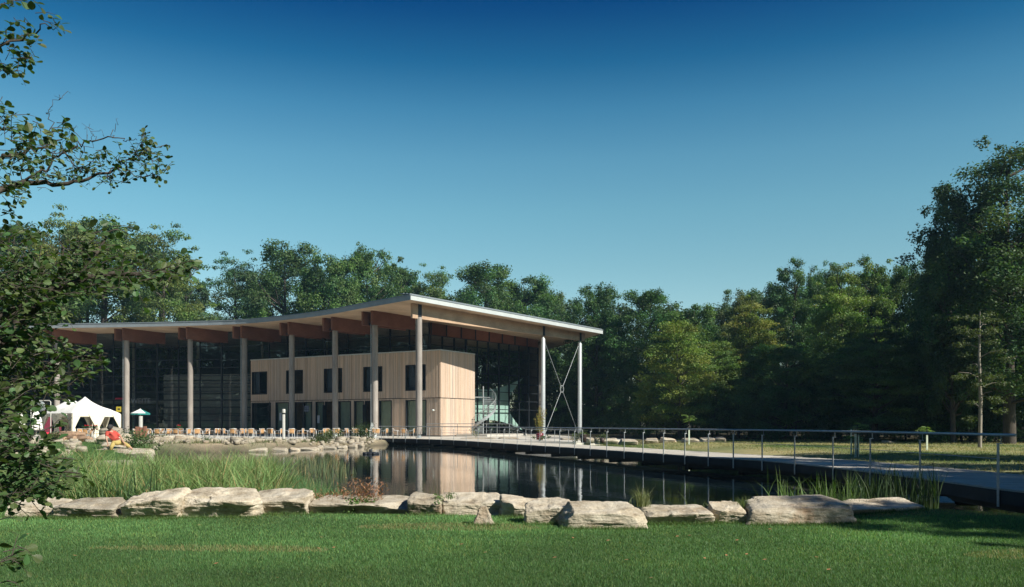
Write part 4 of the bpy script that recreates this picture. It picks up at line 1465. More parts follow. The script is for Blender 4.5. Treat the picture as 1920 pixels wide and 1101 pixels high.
# two courses of stone along the far shore
ordn = ['first', 'second', 'third', 'fourth', 'fifth', 'sixth', 'seventh', 'eighth', 'ninth', 'tenth', 'eleventh', 'twelfth', 'thirteenth', 'fourteenth', 'fifteenth', 'sixteenth', 'seventeenth']
def course(edges, ztop, zbot, line, gname, what, seed, depth):
    for k, (l, rt, dh) in enumerate(edges):
        px = (l + rt) / 2
        D = np.interp(px, [q[0] for q in line], [q[1] for q in line])
        wd = (rt - l) * D / F * 1.03
        h = (ztop - zbot) * dh
        me = stone_mesh('edging_stone', (wd, depth, h + .14), seed + k, 9, 0.8, 4)
        o = link('edging_stone', me, None, ((px - 960) * D / F, D + depth / 2, zbot - .12), (0, 0, random.uniform(-.08, .05)))
        tag(o, 'pale stone block, %s from the left in the %s' % (ordn[k], what), 'stone', gname)
course([(350, 398, 1.0), (399, 441, 1.1), (442, 474, 1.1), (475, 506, 1.0), (507, 528, .9), (529, 559, 1.05), (560, 584, .95), (585, 611, 1.0), (612, 640, .8)], -0.10, -0.46,
       [(345, 68), (640, 71)], 'upper course of stones below the terrace chairs', 'upper course under the terrace chairs', 500, 0.8)
course([(368, 400, 1.0), (401, 441, .8), (442, 459, 1.1), (460, 498, 1.0), (499, 538, .95), (539, 560, .8), (561, 593, .9), (594, 603, 1.2), (604, 629, 1.0), (630, 650, .8), (651, 668, 1.0)], -0.28, -0.56,
       [(360, 54.5), (480, 54.2), (560, 57), (620, 60.5), (670, 65)], 'lower course of stones at the water', 'lower course along the far water edge', 540, 0.7)
for k, (l, rt, tp_, bt, D, lab) in enumerate([(512, 543, 826, 838, 61, 'squared pale block lying between the two courses of the far shore'), (640, 664, 826, 838, 67, 'broken white rock pile block at the far shore, left piece'),
      (660, 682, 829, 839, 66.5, 'broken white rock at the tip of the far shore, right piece'), (686, 703, 822, 836, 71.5, 'upright pale stone pier under the start of the boardwalk'), (676, 690, 822, 834, 72, 'pale block partly behind the shrub at the start of the boardwalk')]):
    x0, x1 = (l - 960) * D / F, (rt - 960) * D / F
    zb = EYE - (bt - HZ) * D / F; h = (bt - tp_) * D / F
    o = link('shore_rock', stone_mesh('shore_rock', (x1 - x0, .9, h + .1), 570 + k, 10, 1, 7 if k in (1, 2) else 4), None, ((x0 + x1) / 2, D + .3, zb - .08))
    tag(o, lab, 'stone', 'loose blocks on the far shore')
MG = 'stones along the edge of the meadow'
MS = [(1099, 1117, 818, 829, 'small pale stone right behind the dark bin'), (1117, 1139, 819, 831, 'jumbled pale stone second right of the bin'), (1130, 1163, 819, 831, 'wide pale stone with a plant growing at its left'), (1163, 1196, 821, 832, 'rounded pinkish stone with long slope left'),
      (1209, 1236, 820, 829, 'grey flat stone standing alone between two posts'), (1242, 1270, 819, 829, 'pinkish flat topped stone left of the young tree'), (1283, 1311, 819, 830, 'pinkish stone behind the stake of the young tree'),
      (1315, 1344, 818, 828, 'shaded brown stone second from the right end of the row'), (1342, 1362, 817, 828, 'squared pale stone at the right end of the row'),
      (935, 975, 819, 824, 'low pale slab in front of the spiral stair'), (862, 930, 820, 824, 'long low pale slab beside the larch wing'), (1050, 1090, 820, 826, 'low pale slab left of the bin'),
      (1410, 1426, 819, 824, 'small pink stone alone at the back of the meadow'), (1664, 1680, 825, 831, 'small round pinkish rock before the dark wood')]
for k, (l, rt, tp_, bt, lab) in enumerate(MS):
    zb = gz((l + rt - 1920) / 2 * .036, 58)
    D = (EYE - (-0.04)) * F / (bt - HZ)
    if k in (9, 10): D *= 1.0
    x0, x1 = (l - 960) * D / F, (rt - 960) * D / F
    h = (bt - tp_) * D / F * .75
    o = link('meadow_stone', stone_mesh('meadow_stone', (x1 - x0, 1.0, h + .1), 600 + k, 10, .9, 5), None, ((x0 + x1) / 2, D + .5, -0.1), (0, 0, random.uniform(-.2, .2)))
    tag(o, lab, 'stone', MG)
# firewood
fw = random.Random(4)
for k in range(14):
    px = 112 + (k % 8) * 6.6 + fw.uniform(-2, 2); D = 55 + fw.uniform(-.4, .6)
    lvl = 0 if k < 8 else 1
    x = (px - 960) * D / F
    a = fw.uniform(-.5, .5); z = 0.22 + .3 * lvl + fw.uniform(0, .1)
    dx, dy = math.cos(a) * .55, math.sin(a) * .55 - .2
    m = MB(); m.tube([(-dx, -dy, -.05), (0, 0, .02), (dx, dy, .04)], [.17, .18, .15], 7, smooth=False)
    o = m.build('log', plain('split_log', (0.30, 0.20, 0.13), .85, 0, .45, 3) if k == 0 else bpy.data.materials['split_log'])
    o.location = (x, D, z)
    tag(o, 'rough brown log in the pile on the left bank', 'log', 'pile of logs before the white marquee')

# ------------------------------------------------------------------ grass, reeds and small plants
def blades(r, x, y, z, h, wdt, lean, tint, seg=2, bend=0.5, up=None):
    """curved tapering blades; arrays of the same length"""
    n = len(x)
    a = r.uniform(0, 2 * math.pi, n)
    fa = r.uniform(0, math.pi, n)
    dx, dy = np.cos(a), np.sin(a)
    wx, wy = np.cos(fa), np.sin(fa)
    rows = []
    for s in range(seg + 1):
        t = s / seg
        off = lean * h * (t ** (1 + bend * 2))
        zz = z + h * (t - 0.25 * lean * t ** 2.5)
        ww = wdt * (1 - t ** 1.6) * 0.5 if seg > 1 else wdt * (1 - t) * .5
        px, py = x + dx * off, y + dy * off
        if s < seg:
            rows.append(np.stack([px - wx * ww, py - wy * ww, zz], -1))
            rows.append(np.stack([px + wx * ww, py + wy * ww, zz], -1))
        else:
            rows.append(np.stack([px, py, zz], -1))
    k = len(rows)
    V = np.stack(rows, 1).reshape(-1, 3)
    base = np.arange(n) * k
    tri = []
    for s in range(seg):
        b0, b1 = 2 * s, 2 * s + 1
        if s < seg - 1:
            tri += [(b0, b1, b1 + 2), (b0, b1 + 2, b0 + 2)]
        else:
            tri += [(b0, b1, b1 + 1)]
    tri = np.array(tri)
    Fc = (base[:, None, None] + tri[None]).reshape(-1, 3)
    T = np.repeat(tint, k, 0).reshape(n, k, 3)
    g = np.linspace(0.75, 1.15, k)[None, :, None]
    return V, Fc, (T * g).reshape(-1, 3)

def join(parts):
    V, Fa, T, b = [], [], [], 0
    for v, f, t in parts:
        V.append(v); Fa.append(f + b); T.append(t); b += len(v)
    return np.concatenate(V), np.concatenate(Fa), np.concatenate(T)

def tints(r, n, base, var=0.25, hue=0.12):
    t = np.array(base)[None] * r.uniform(1 - var, 1 + var, n)[:, None]
    t[:, 0] *= r.uniform(1 - hue, 1 + hue * 2, n)
    return t
r = np.random.default_rng(50)
# the mown lawn in front
parts = []
n = 460000
D = 7.4 + (14.9 - 7.4) * r.random(n) ** 1.15
X = (r.random(n) * 2 - 1) * 0.64 * D
keep = (poly_sd(POND, X, D) > 0.25)
X, D = X[keep], D[keep]; n = len(X)
Z = land_z(X, D)
pat = vnoise(X, D, 1.4, 8) + .6 * vnoise(X * .4, D * 2.5, 1.6, 9)
h = 0.032 * r.uniform(.4, 1.4, n) * (1 + .25 * pat)
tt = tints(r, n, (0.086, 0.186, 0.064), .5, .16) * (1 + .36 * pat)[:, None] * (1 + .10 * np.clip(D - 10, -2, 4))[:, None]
yel = r.random(n) < .07 + .12 * (vnoise(X, D, 2.4, 10) > .35)
tt[yel] = tt[yel] * np.array([2.0, 1.35, 1.1])
straw = (vnoise(X * .35, D * 1.6, 1.5, 33) > .44) & (r.random(n) < .55)
tt[straw] = tints(r, int(straw.sum()), (.26, .26, .12), .3)
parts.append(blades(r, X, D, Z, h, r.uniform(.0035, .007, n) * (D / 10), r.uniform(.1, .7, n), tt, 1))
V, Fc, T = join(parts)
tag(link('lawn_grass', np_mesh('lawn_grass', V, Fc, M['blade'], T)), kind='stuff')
# longer grass round the feet of the stones
parts = []
for l, rt, tp_, bt, *_ in ST + [(880, 932, 951, 987)] + [(1640, 1760, 940, 956)]:
    D0 = 1.55 * F / (bt - HZ); n = int((rt - l) * 11)
    px = r.uniform(l - 4, rt + 4, n); D = D0 + r.normal(size=n) * .05 - .04
    x = (px - 960) * D / F
    parts.append(blades(r, x, D, land_z(x, D) - .01, r.uniform(.04, .13, n) * r.uniform(.5, 1, n), r.uniform(.004, .007, n), r.uniform(.2, .8, n), tints(r, n, (.085, .155, .04), .35), 2))
V, Fc, T = join(parts)
tag(link('uncut_grass', np_mesh('uncut_grass', V, Fc, M['blade'], T)), kind='stuff')
# a few fallen leaves on the lawn
lm = MB()
for px, py in [(747, 972), (602, 1013), (598, 1034), (1382, 1017), (1360, 1023), (1362, 1045), (1400, 1043), (1434, 1053), (1040, 1050), (985, 1073), (405, 1063), (910, 1041), (1140, 1018), (520, 1090), (1270, 1010), (865, 1026), (1600, 1060), (1655, 945), (1668, 942), (1640, 947), (1700, 980), (1480, 1015)] + [(random.uniform(40, 1880), random.uniform(985, 1095)) for _ in range(26)]:
    D_ = 1.55 * F / (py - HZ); x_ = (px - 960) * D_ / F; z_ = gz(x_, D_) + .035
    a = random.uniform(0, 6); u = Vector((math.cos(a), math.sin(a), .15)) * .03; v_ = Vector((-math.sin(a), math.cos(a), .1)) * .018; c_ = Vector((x_, D_, z_))
    lm.add([c_ - u, c_ - v_, c_ + u, c_ + v_], [(0, 1, 2, 3)])
tag(lm.build('fallen_leaves', plain('dry_leaf', (0.36, 0.17, 0.08), .7, 0, .4, 30)), kind='stuff')

# meadow tufts beyond the boardwalk and on the left bank
n = 90000
Y = r.uniform(18, 68, n); X = r.uniform(-2, 44, n)
ok = (X > 12.4 - (Y - 14) * 0.0) | (Y > 48)
dk = poly_sd([(p.x, p.y) for p in fl] + [(p.x, p.y) for p in bl[::-1]], X, Y)
ok &= (poly_sd(POND, X, Y) > .2) & (dk > .15) & (X < Y * .64) & (poly_sd(tp, X, Y) > .2)
X, Y = X[ok], Y[ok]; n = len(X)
f = np.clip(.55 + .9 * vnoise(X, Y, .45, 5) + .5 * vnoise(X, Y, 1.3, 6), 0, 1)[:, None]
tt = tints(r, n, (.10, .16, .05), .3) * (1 - f) + tints(r, n, (.36, .33, .16), .25) * f
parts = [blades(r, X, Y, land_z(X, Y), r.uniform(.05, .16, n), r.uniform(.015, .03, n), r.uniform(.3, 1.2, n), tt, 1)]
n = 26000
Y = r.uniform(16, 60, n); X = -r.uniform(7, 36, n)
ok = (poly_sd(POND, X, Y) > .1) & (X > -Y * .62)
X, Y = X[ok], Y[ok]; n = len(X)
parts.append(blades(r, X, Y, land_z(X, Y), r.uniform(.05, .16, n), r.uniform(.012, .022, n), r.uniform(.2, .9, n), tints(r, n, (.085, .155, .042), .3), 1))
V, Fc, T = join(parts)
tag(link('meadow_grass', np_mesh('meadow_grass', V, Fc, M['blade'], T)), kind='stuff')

# rubble and weeds strewn over the far shore and the left bank
pts_ = []
rr = np.random.default_rng(61)
while len(pts_) < 420:
    px_, D_ = rr.uniform(60, 690), rr.uniform(54, 70)
    if rr.random() < .35: px_, D_ = rr.uniform(20, 330), rr.uniform(36, 60)
    x_ = (px_ - 960) * D_ / F
    sdv = float(poly_sd(POND, np.array([x_]), np.array([D_]))[0])
    if sdv < -.1 or (D_ < 53 and 155 < px_ < 290) or float(poly_sd(tp, np.array([x_]), np.array([D_]))[0]) < .2: continue
    pts_.append((x_, D_))
for _ in range(90):
    px_, D_ = rr.uniform(628, 704), rr.uniform(66, 73.5); pts_.append(((px_ - 960) * D_ / F, D_))
RV, RF, b_ = [], [], 0
base_ = [stone_mesh('rubble_source', (1, .8, .6), 700 + k, 4, 1.0, 5) for k in range(5)]
arr_ = []
for me_ in base_:
    v_ = np.zeros(len(me_.vertices) * 3); me_.vertices.foreach_get('co', v_); v_ = v_.reshape(-1, 3)
    f_ = np.array([list(p.vertices) for p in me_.polygons]); arr_.append((v_, f_))
for k, (x_, D_) in enumerate(pts_):
    v_, f_ = arr_[k % 5]; s_ = rr.uniform(.12, .55) * (1.6 if k % 9 == 0 else 1); a = rr.uniform(0, 6.28)
    q_ = v_ * s_; q_ = np.stack([q_[:, 0] * math.cos(a) - q_[:, 1] * math.sin(a) + x_, q_[:, 0] * math.sin(a) + q_[:, 1] * math.cos(a) + D_, q_[:, 2] + gz(x_, D_) - .05 * s_], 1)
    RV.append(q_); RF.append(f_ + b_); b_ += len(q_)
for me_ in base_: bpy.data.meshes.remove(me_)
tag(link('rubble', np_mesh('rubble', np.concatenate(RV), np.concatenate(RF), M['stone'])), kind='stuff')
n = 9000
X = rr.uniform(-34, -11, n); Y = rr.uniform(52, 71, n)
ok = (poly_sd(POND, X, Y) > .1) & (poly_sd(tp, X, Y) > .2) & (vnoise(X, Y, 1.6, 44) > -.02)
X, Y = X[ok], Y[ok]; n = len(X)
bw = blades(rr, X, Y, land_z(X, Y), rr.uniform(.1, .42, n), rr.uniform(.02, .04, n), rr.uniform(.2, .9, n), tints(rr, n, (.12, .15, .055), .4, .3), 1)
tag(link('bank_weeds', np_mesh('bank_weeds', bw[0], bw[1], M['blade'], bw[2])), kind='stuff')

# reed bed on the left of the pond: dense arching leaves, finer water grass to the right
parts = []
def patch(poly, n, hf, wdt, lean, base, var=.3, seg=4, z0=-.62, bend=.5):
    P = np.array(poly); x0, y0 = P.min(0); x1, y1 = P.max(0)
    X = r.uniform(x0, x1, n * 3); Y = r.uniform(y0, y1, n * 3)
    ok = poly_sd(poly, X, Y) < 0; X, Y = X[ok][:n], Y[ok][:n]; n = len(X)
    clump = vnoise(X, Y, 2.2, 20)
    H = hf(X, Y) * (1 + .18 * clump) * r.uniform(.6, 1.1, n)
    Z = np.maximum(land_z(X, Y), z0)
    tt = tints(r, n, base, var) * (1 + .2 * clump)[:, None]
    dead = r.random(n) < .10
    tt[dead] = tints(r, int(dead.sum()), (.34, .27, .13), .3)
    return blades(r, X, Y, Z, H, r.uniform(wdt * .6, wdt * 1.3, n), r.uniform(lean * .2, lean * 1.2, n), tt, seg, bend)
reedA = [(-11.6, 21), (-7.6, 15.4), (-4.4, 15.0), (-5.4, 21), (-7.5, 26), (-11.5, 28)]
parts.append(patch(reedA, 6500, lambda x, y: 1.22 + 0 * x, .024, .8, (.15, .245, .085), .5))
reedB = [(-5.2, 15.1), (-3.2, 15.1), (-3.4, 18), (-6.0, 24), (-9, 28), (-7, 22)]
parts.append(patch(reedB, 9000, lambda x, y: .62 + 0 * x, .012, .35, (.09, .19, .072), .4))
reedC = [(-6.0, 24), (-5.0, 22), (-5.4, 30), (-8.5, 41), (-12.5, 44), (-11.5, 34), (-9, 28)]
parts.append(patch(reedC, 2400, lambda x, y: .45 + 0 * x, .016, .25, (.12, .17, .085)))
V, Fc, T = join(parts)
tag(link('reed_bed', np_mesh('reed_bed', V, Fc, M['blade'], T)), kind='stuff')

def sword_clump(name, px0, px1, D0, D1, n, hmin, hmax, wd, label, base, seed, zb=-.55, lean=.35, cat='plant', grp=None):
    rr = np.random.default_rng(seed)
    px = rr.uniform(px0, px1, n)
    if 'tuft' in name or 'thin' in name:
        px = np.clip(rr.normal((px0 + px1) / 2, (px1 - px0) / 5.5, n), px0 - 10, px1 + 10)
    D = rr.uniform(D0, D1, n); x = (px - 960) * D / F
    cl = 0.62 + 0.38 * np.clip(0.5 + vnoise(x * 1.0, D * 1.0, 5.0, seed), 0, 1.1)
    v = blades(rr, x, D, np.full(n, zb), rr.uniform(hmin, hmax, n) * cl, rr.uniform(wd * .7, wd * 1.2, n), rr.uniform(0, lean, n), tints(rr, n, base, .3), 5, .9)
    o = link(name, np_mesh(name, *v[:2], M['blade'], v[2]))
    return tag(o, label, cat, grp)
IG = 'water plants standing behind the row of stones'
sword_clump('iris_clump', 150, 215, 14.9, 15.8, 34, .45, .85, .035, 'yellowish sword leaves standing left of the squarish pale boulder', (.17, .22, .05), 71, -.4, grp=IG)
sword_clump('iris_clump', 190, 300, 15.0, 17.0, 80, .8, 1.5, .04, 'tall dark green sword leaves rising above the reeds at left', (.055, .11, .045), 72, grp=IG)
sword_clump('iris_clump', 170, 330, 14.8, 16.2, 300, .4, .9, .024, 'thick dark tuft of leaves between the second and third boulders', (.07, .125, .04), 73, -.5, .8, grp=IG)
sword_clump('iris_clump', 1465, 1610, 14.6, 16.6, 260, .45, 1.08, .036, 'green sword leaves behind the longest block at right, lit by sun', (.085, .15, .045), 74, -.5, .35, grp=IG)
sword_clump('reed_clump', 1590, 1760, 15.0, 17.2, 520, .6, 1.3, .026, 'tall dark reeds in shade at the right end of the pond', (.045, .08, .032), 75, -.5, .35, grp=IG)
sword_clump('iris_clump', 1425, 1475, 14.8, 15.3, 9, .9, 1.25, .035, 'few long arching leaves at the left of the right hand clump', (.08, .14, .04), 76, -.5, .7, grp=IG)
sword_clump('sedge_tuft', 1480, 1710, 14.4, 15.2, 700, .3, .6, .011, 'fine tangled sedge at the foot of the right hand clump', (.08, .13, .05), 77, -.35, 1.1, grp=IG)
sword_clump('sedge_tuft', 1184, 1222, 13.3, 13.6, 160, .25, .5, .008, 'pale tuft of thin grass growing beside the tallest block', (.17, .20, .09), 78, -.05, 1.0, grp=IG)
sword_clump('sedge_tuft', 1372, 1408, 13.5, 13.8, 120, .25, .45, .008, 'green tuft of thin grass behind the small leaning boulder', (.12, .17, .06), 79, -.15, 1.0, grp=IG)
sword_clump('iris_clump', 1290, 1370, 14.2, 14.7, 14, .5, .85, .028, 'few thin upright sword leaves before open water right of centre', (.13, .19, .07), 80, -.45, .45, grp=IG)
sword_clump('thin_grass', 735, 890, 15.2, 18, 150, .5, 1.15, .006, 'loose thin grass stems standing in the water before the reflected wing', (.14, .17, .08), 81, -.56, .55, grp=IG)
sword_clump('thin_grass', 585, 690, 15.2, 20, 90, .4, .8, .007, 'thin green stems at the right edge of the water grass', (.10, .16, .07), 82, -.56, .3, grp=IG)
sword_clump('iris_clump', 240, 420, 15.0, 17.5, 120, .5, 1.0, .022, 'light green arching leaves rising over the second and third flat boulders', (.16, .25, .09), 84, -.55, .7, grp=IG)
# brown dried plants
def dry_clump(px0, px1, D, n, hm, label, seed):
    rr = np.random.default_rng(seed)
    px = rr.uniform(px0, px1, n); Dn = D + rr.uniform(-.35, .35, n); x = (px - 960) * Dn / F
    st_ = blades(rr, x, Dn, np.full(n, -.45), rr.uniform(.3, hm, n), np.full(n, .012), rr.uniform(.1, .6, n), tints(rr, n, (.22, .12, .07), .3), 3)
    m_ = n * 14
    i = rr.integers(0, n, m_); hh = rr.uniform(.1, hm, m_)
    lv = blades(rr, x[i] + rr.normal(size=m_) * .08, Dn[i] + rr.normal(size=m_) * .08, -.45 + hh * rr.uniform(.6, 1, m_), rr.uniform(.03, .10, m_), np.full(m_, .022), rr.uniform(.8, 2.2, m_), tints(rr, m_, (.30, .17, .10), .4), 2)
    v = join([st_, lv])
    return tag(link('dried_plant', np_mesh('dried_plant', v[0], v[1], M['blade'], v[2])), label, 'plant', IG)
dry_clump(592, 650, 15.3, 46, .52, 'rusty brown dried plants, left patch behind the longest boulder', 90)
dry_clump(640, 712, 15.2, 60, .78, 'taller rusty brown dried plants with drooping tips behind the longest boulder', 91)
dry_clump(455, 560, 15.3, 34, .38, 'short brown stalks behind the flat topped boulders', 92)
def leafy(name, px0, px1, D, z0, hh, n, base, label, seed, leaf=.05, grp=IG, dep=.3, cat='plant'):
    rr = np.random.default_rng(seed)
    k = max(3, int(n / 60))
    cs = [np.array([(rr.uniform(px0, px1) - 960) * D / F, D + rr.uniform(-dep, dep), z0 + hh * rr.uniform(.2, .9)]) for _ in range(k)]
    V, Fc, T = leaf_cloud(rr, cs, [max(.04, hh * .42)] * k, [60] * k, leaf, .8, [np.array(base) * rr.uniform(.7, 1.3) for _ in range(k)])
    o = tag(link(name, np_mesh(name, V, Fc, M['leaf'], T)), label, cat, grp)
    return o
leafy('creeper', 640, 700, 15.0, -.35, .28, 700, (.075, .14, .035), 'bright green low creeper between boulder and dried plants', 101)
leafy('creeper', 815, 850, 14.6, -.15, .2, 300, (.08, .15, .04), 'small green sprig between the rounded and the domed boulder', 102, .03)
leafy('creeper', 590, 625, 15.0, -.4, .2, 240, (.07, .12, .035), 'dark green low plant beside the flat topped boulder', 103, .04)
SHG = 'shrubs and weeds along the far shore and terrace'
leafy('shrub', 578, 622, 67, -.35, .75, 1500, (.075, .095, .04), 'brownish green shrub on the far shore between the stones', 110, .12, SHG, .8, 'shrub')
leafy('shrub', 612, 640, 70, -.1, 1.0, 420, (.10, .14, .05), 'thin yellowish shrub before the café chairs', 111, .12, SHG, .5, 'shrub')
leafy('shrub', 666, 692, 71, -.4, 1.6, 1400, (.05, .085, .03), 'dark shrub at the start of the boardwalk', 112, .12, SHG, .6, 'shrub')
leafy('shrub', 596, 612, 66, -.4, 1.0, 300, (.07, .11, .04), 'small shrub low on the far shore', 113, .1, SHG, .5, 'shrub')
leafy('shrub', 236, 285, 48, -.3, 1.1, 1700, (.06, .11, .035), 'leafy green shrub right of the bending person', 114, .11, SHG, 1.0, 'shrub')
leafy('shrub', 276, 318, 60, -.2, .85, 900, (.07, .10, .04), 'dark green plants hanging over the squared blocks', 115, .1, SHG, .8, 'shrub')
leafy('shrub', 378, 402, 60, -.45, .8, 420, (.08, .13, .045), 'small green bush against the left end of the upper course', 116, .1, SHG, .5, 'shrub')
leafy('shrub', 445, 470, 62, -.45, .5, 260, (.09, .13, .05), 'low weeds between the two stone courses', 117, .1, SHG, .5, 'shrub')
leafy('shrub', 86, 112, 54, .05, .7, 500, (.06, .09, .03), 'dark weeds left of the log pile', 118, .1, SHG, .6, 'shrub')
leafy('shrub', 1075, 1094, 58, 0, .7, 420, (.10, .14, .05), 'light green bush left of the dark bin', 119, .1, SHG, .5, 'shrub')
leafy('shrub', 868, 900, 80, 0, .7, 260, (.10, .13, .05), 'thin weeds before the lit end of the larch wing', 120, .1, SHG, .5, 'shrub')
leafy('shrub', 1000, 1030, 62, 0, .4, 300, (.09, .13, .05), 'low weeds at the foot of the red pot', 121, .1, SHG, .5, 'shrub')
leafy('shrub', 1118, 1134, 57, 0, .6, 260, (.09, .12, .05), 'small plant growing between the pale meadow stones', 122, .1, SHG, .4, 'shrub')
# ------------------------------------------------------------------ café furniture
M['wicker'] = plain('tan_wicker', (0.44, 0.25, 0.11), .7, 0, .25, 40)
M['alu'] = plain('bare_aluminium', (0.62, 0.64, 0.64), .35, .3, .08, 10)
M['tabletop'] = plain('brown_table_top', (0.20, 0.13, 0.09), .5, 0, .2, 5)
M['white'] = plain('white_cloth', (0.80, 0.79, 0.74), .8, 0, .05, 2)
M['cream'] = plain('cream_cloth', (0.76, 0.72, 0.58), .8, 0, .06, 2)
M['teal'] = plain('teal_cloth', (0.02, 0.20, 0.19), .8, 0, .1, 2)
M['red'] = plain('red_paint', (0.45, 0.02, 0.04), .5, 0, .1, 3)
M['pot'] = plain('dark_red_glaze', (0.16, 0.02, 0.03), .35, 0, .15, 3)
M['palemetal'] = plain('pale_coated_metal', (0.44, 0.44, 0.40), .45, .1, .06, 3)
M['brownplastic'] = plain('dark_brown_bin', (0.055, 0.035, 0.03), .5, 0, .2, 6)
def chair_mesh():
    a = MB(); a.box((0, 0, .445), (.44, .42, .03)); seat = a.mesh('seat', M['wicker'])
    a = MB()
    # gently curved woven back
    n = 7
    for k in range(n - 1):
        t0, t1 = -1 + 2 * k / (n - 1), -1 + 2 * (k + 1) / (n - 1)
        p0 = Vector((t0 * .22, .21 + .05 * (1 - t0 * t0), .66)); p1 = Vector((t1 * .22, .21 + .05 * (1 - t1 * t1), .66))
        a.bar(p0, p1, .02, .34)
    back = a.mesh('backrest', M['wicker'])
    fr = []
    for s in (-1, 1):
        f = MB(); f.tube([(s * .25, -.22, 0), (s * .25, -.22, .62), (s * .255, -.16, .67), (s * .255, .12, .67), (s * .235, .24, .84)], .019, 6)
        fr.append(f.mesh('arm_frame', M['alu']))
        f = MB(); f.tube([(s * .24, .26, 0), (s * .22, .20, .45), (s * .235, .24, .84)], .019, 6)
        fr.append(f.mesh('rear_leg', M['alu']))
    f = MB(); f.tube([(-.235, .24, .84), (-.1, .28, .85), (.1, .28, .85), (.235, .24, .84)], .019, 6); top = f.mesh('top_rail', M['alu'])
    return seat, back, fr, top
CH = chair_mesh()
def chair(x, y, z, rz, label):
    e = empty('cafe_chair', (x, y, z), rz)
    tag(e, label, 'chair', 'tan wicker café chairs on the terrace')
    link('seat', CH[0], e); link('backrest', CH[1], e)
    for k, f in enumerate(CH[2]): link('arm_frame' if k % 2 == 0 else 'rear_leg', f, e)
    link('top_rail', CH[3], e)
tt_ = MB(); tt_.lathe([(0, .715), (.40, .715), (.41, .725), (.41, .74), (.40, .75), (0, .75)], n=20); TT = tt_.mesh('tabletop', M['tabletop'])
tt_ = MB(); tt_.tube([(0, 0, .03), (0, 0, .715)], .03, 8); TP = tt_.mesh('pedestal', M['alu'])
tt_ = MB()
for k in range(4):
    a = k * math.pi / 2 + .4; tt_.tube([(0, 0, .05), (math.cos(a) * .32, math.sin(a) * .32, .02)], .018, 6)
TF = tt_.mesh('table_foot', M['alu'])
bm_ = MB(); bm_.lathe([(0, 0), (.04, 0), (.045, .07), (.03, .1), (0, .1)], n=8); BOWL = bm_.mesh('sugar_jar', M['white'])
# tables along the terrace: px, distance, label
TBL = [(168, 70.5, 'under the right end of the marquee'), (205, 71, 'beside the column right of the marquee'), (272, 70, 'behind the brown timber posts'), (300, 71.5, 'between the timber posts and the third column'),
       (335, 72, 'left of the third column'), (372, 72.5, 'right of the third column'), (408, 72.5, 'between the third and fourth columns'), (440, 73, 'left of the fourth column'),
       (473, 73.5, 'at the left end of the wing'), (508, 73.5, 'left of the pale lamp column'), (548, 74, 'right of the pale lamp column'), (588, 74.5, 'behind the thin yellowish shrub'),
       (632, 77, 'in shade before the sixth column'), (668, 77, 'in shade left of the seventh column'), (706, 76.2, 'before the seventh column at the deck'), (757, 75.8, 'farthest right before the wing window')]
cr_ = random.Random(12)
rows2 = [(-.95, 0.15, 'left'), (.95, -.1, 'right'), (.15, -.85, 'near side'), (-.3, .9, 'far side')]
for k, (px, D, where) in enumerate(TBL):
    x = (px - 960) * D / F
    t = empty('cafe_table', (x, D, 0), cr_.uniform(0, 1)); tag(t, 'small brown café table ' + where, 'table', 'café tables on the terrace')
    link('tabletop', TT, t); link('pedestal', TP, t); link('foot', TF, t)
    if k % 3 != 1:
        o = link('sugar_jar', BOWL, None, (x + .1, D - .1, .75)); tag(o, 'tiny white jar on the café table ' + where, 'jar', 'white jars on the café tables')
    for dx, dy, sd in rows2:
        if cr_.random() < .12 or (px == 757 and sd == 'far side'): continue
        cx, cy = x + dx * .78, D + dy * .82
        ang = math.atan2(x - cx, -(D - cy)) + math.pi + cr_.uniform(-.5, .5)
        ang = math.atan2(-(D - cy), -(x - cx)) + math.pi / 2 + math.pi + cr_.uniform(-.5, .5)
        chair(cx, cy, 0, math.atan2(cy - D, cx - x) - math.pi / 2 + cr_.uniform(-.4, .4), 'tan wicker chair, %s of the table %s' % (sd, where))
# geraniums in little pots on two tables
for px, D, lab in ((165, 69.6, 'red geraniums on the table under the marquee'), (336, 71.2, 'small red flowers on the table left of the third column'), (182, 69.9, 'second pot of red geraniums under the marquee')):
    x = (px - 960) * D / F
    e = empty('flower_pot', (x, D, .752)); tag(e, lab, 'flowers', 'red flowers on the café tables')
    MB().lathe([(0, 0), (.09, 0), (.12, .14), (.1, .15), (0, .13)], n=10).build('pot', M['tabletop'], e)
    rr = np.random.default_rng(int(px))
    V, Fc, T = leaf_cloud(rr, [np.array([rr.normal() * .14, rr.normal() * .1, .26]) for _ in range(5)], [.12] * 5, [40] * 5, .07, .8, [np.array([.06, .12, .04])] * 5)
    link('leaves', np_mesh('leaves', V, Fc, M['leaf'], T), e)
    V, Fc, T = leaf_cloud(rr, [np.array([rr.normal() * .16, rr.normal() * .1, .38]) for _ in range(5)], [.06] * 5, [18] * 5, .06, .8, [np.array([.6, .04, .05])] * 5)
    link('blossom', np_mesh('blossom', V, Fc, M['leaf'], T), e)

# white marquee with two peaks
mq = empty('marquee', (0, 0, 0)); tag(mq, 'white marquee with two pointed peaks and tied cream side curtains', 'marquee')
MD = 74.5
def mp(px, D, z): return Vector(((px - 960) * D / F, D, z))
e0, e1, e2, e3 = mp(84, 73.0, 2.2), mp(138, 69.8, 2.15), mp(226, 73.5, 2.15), mp(168, 78.5, 2.25)
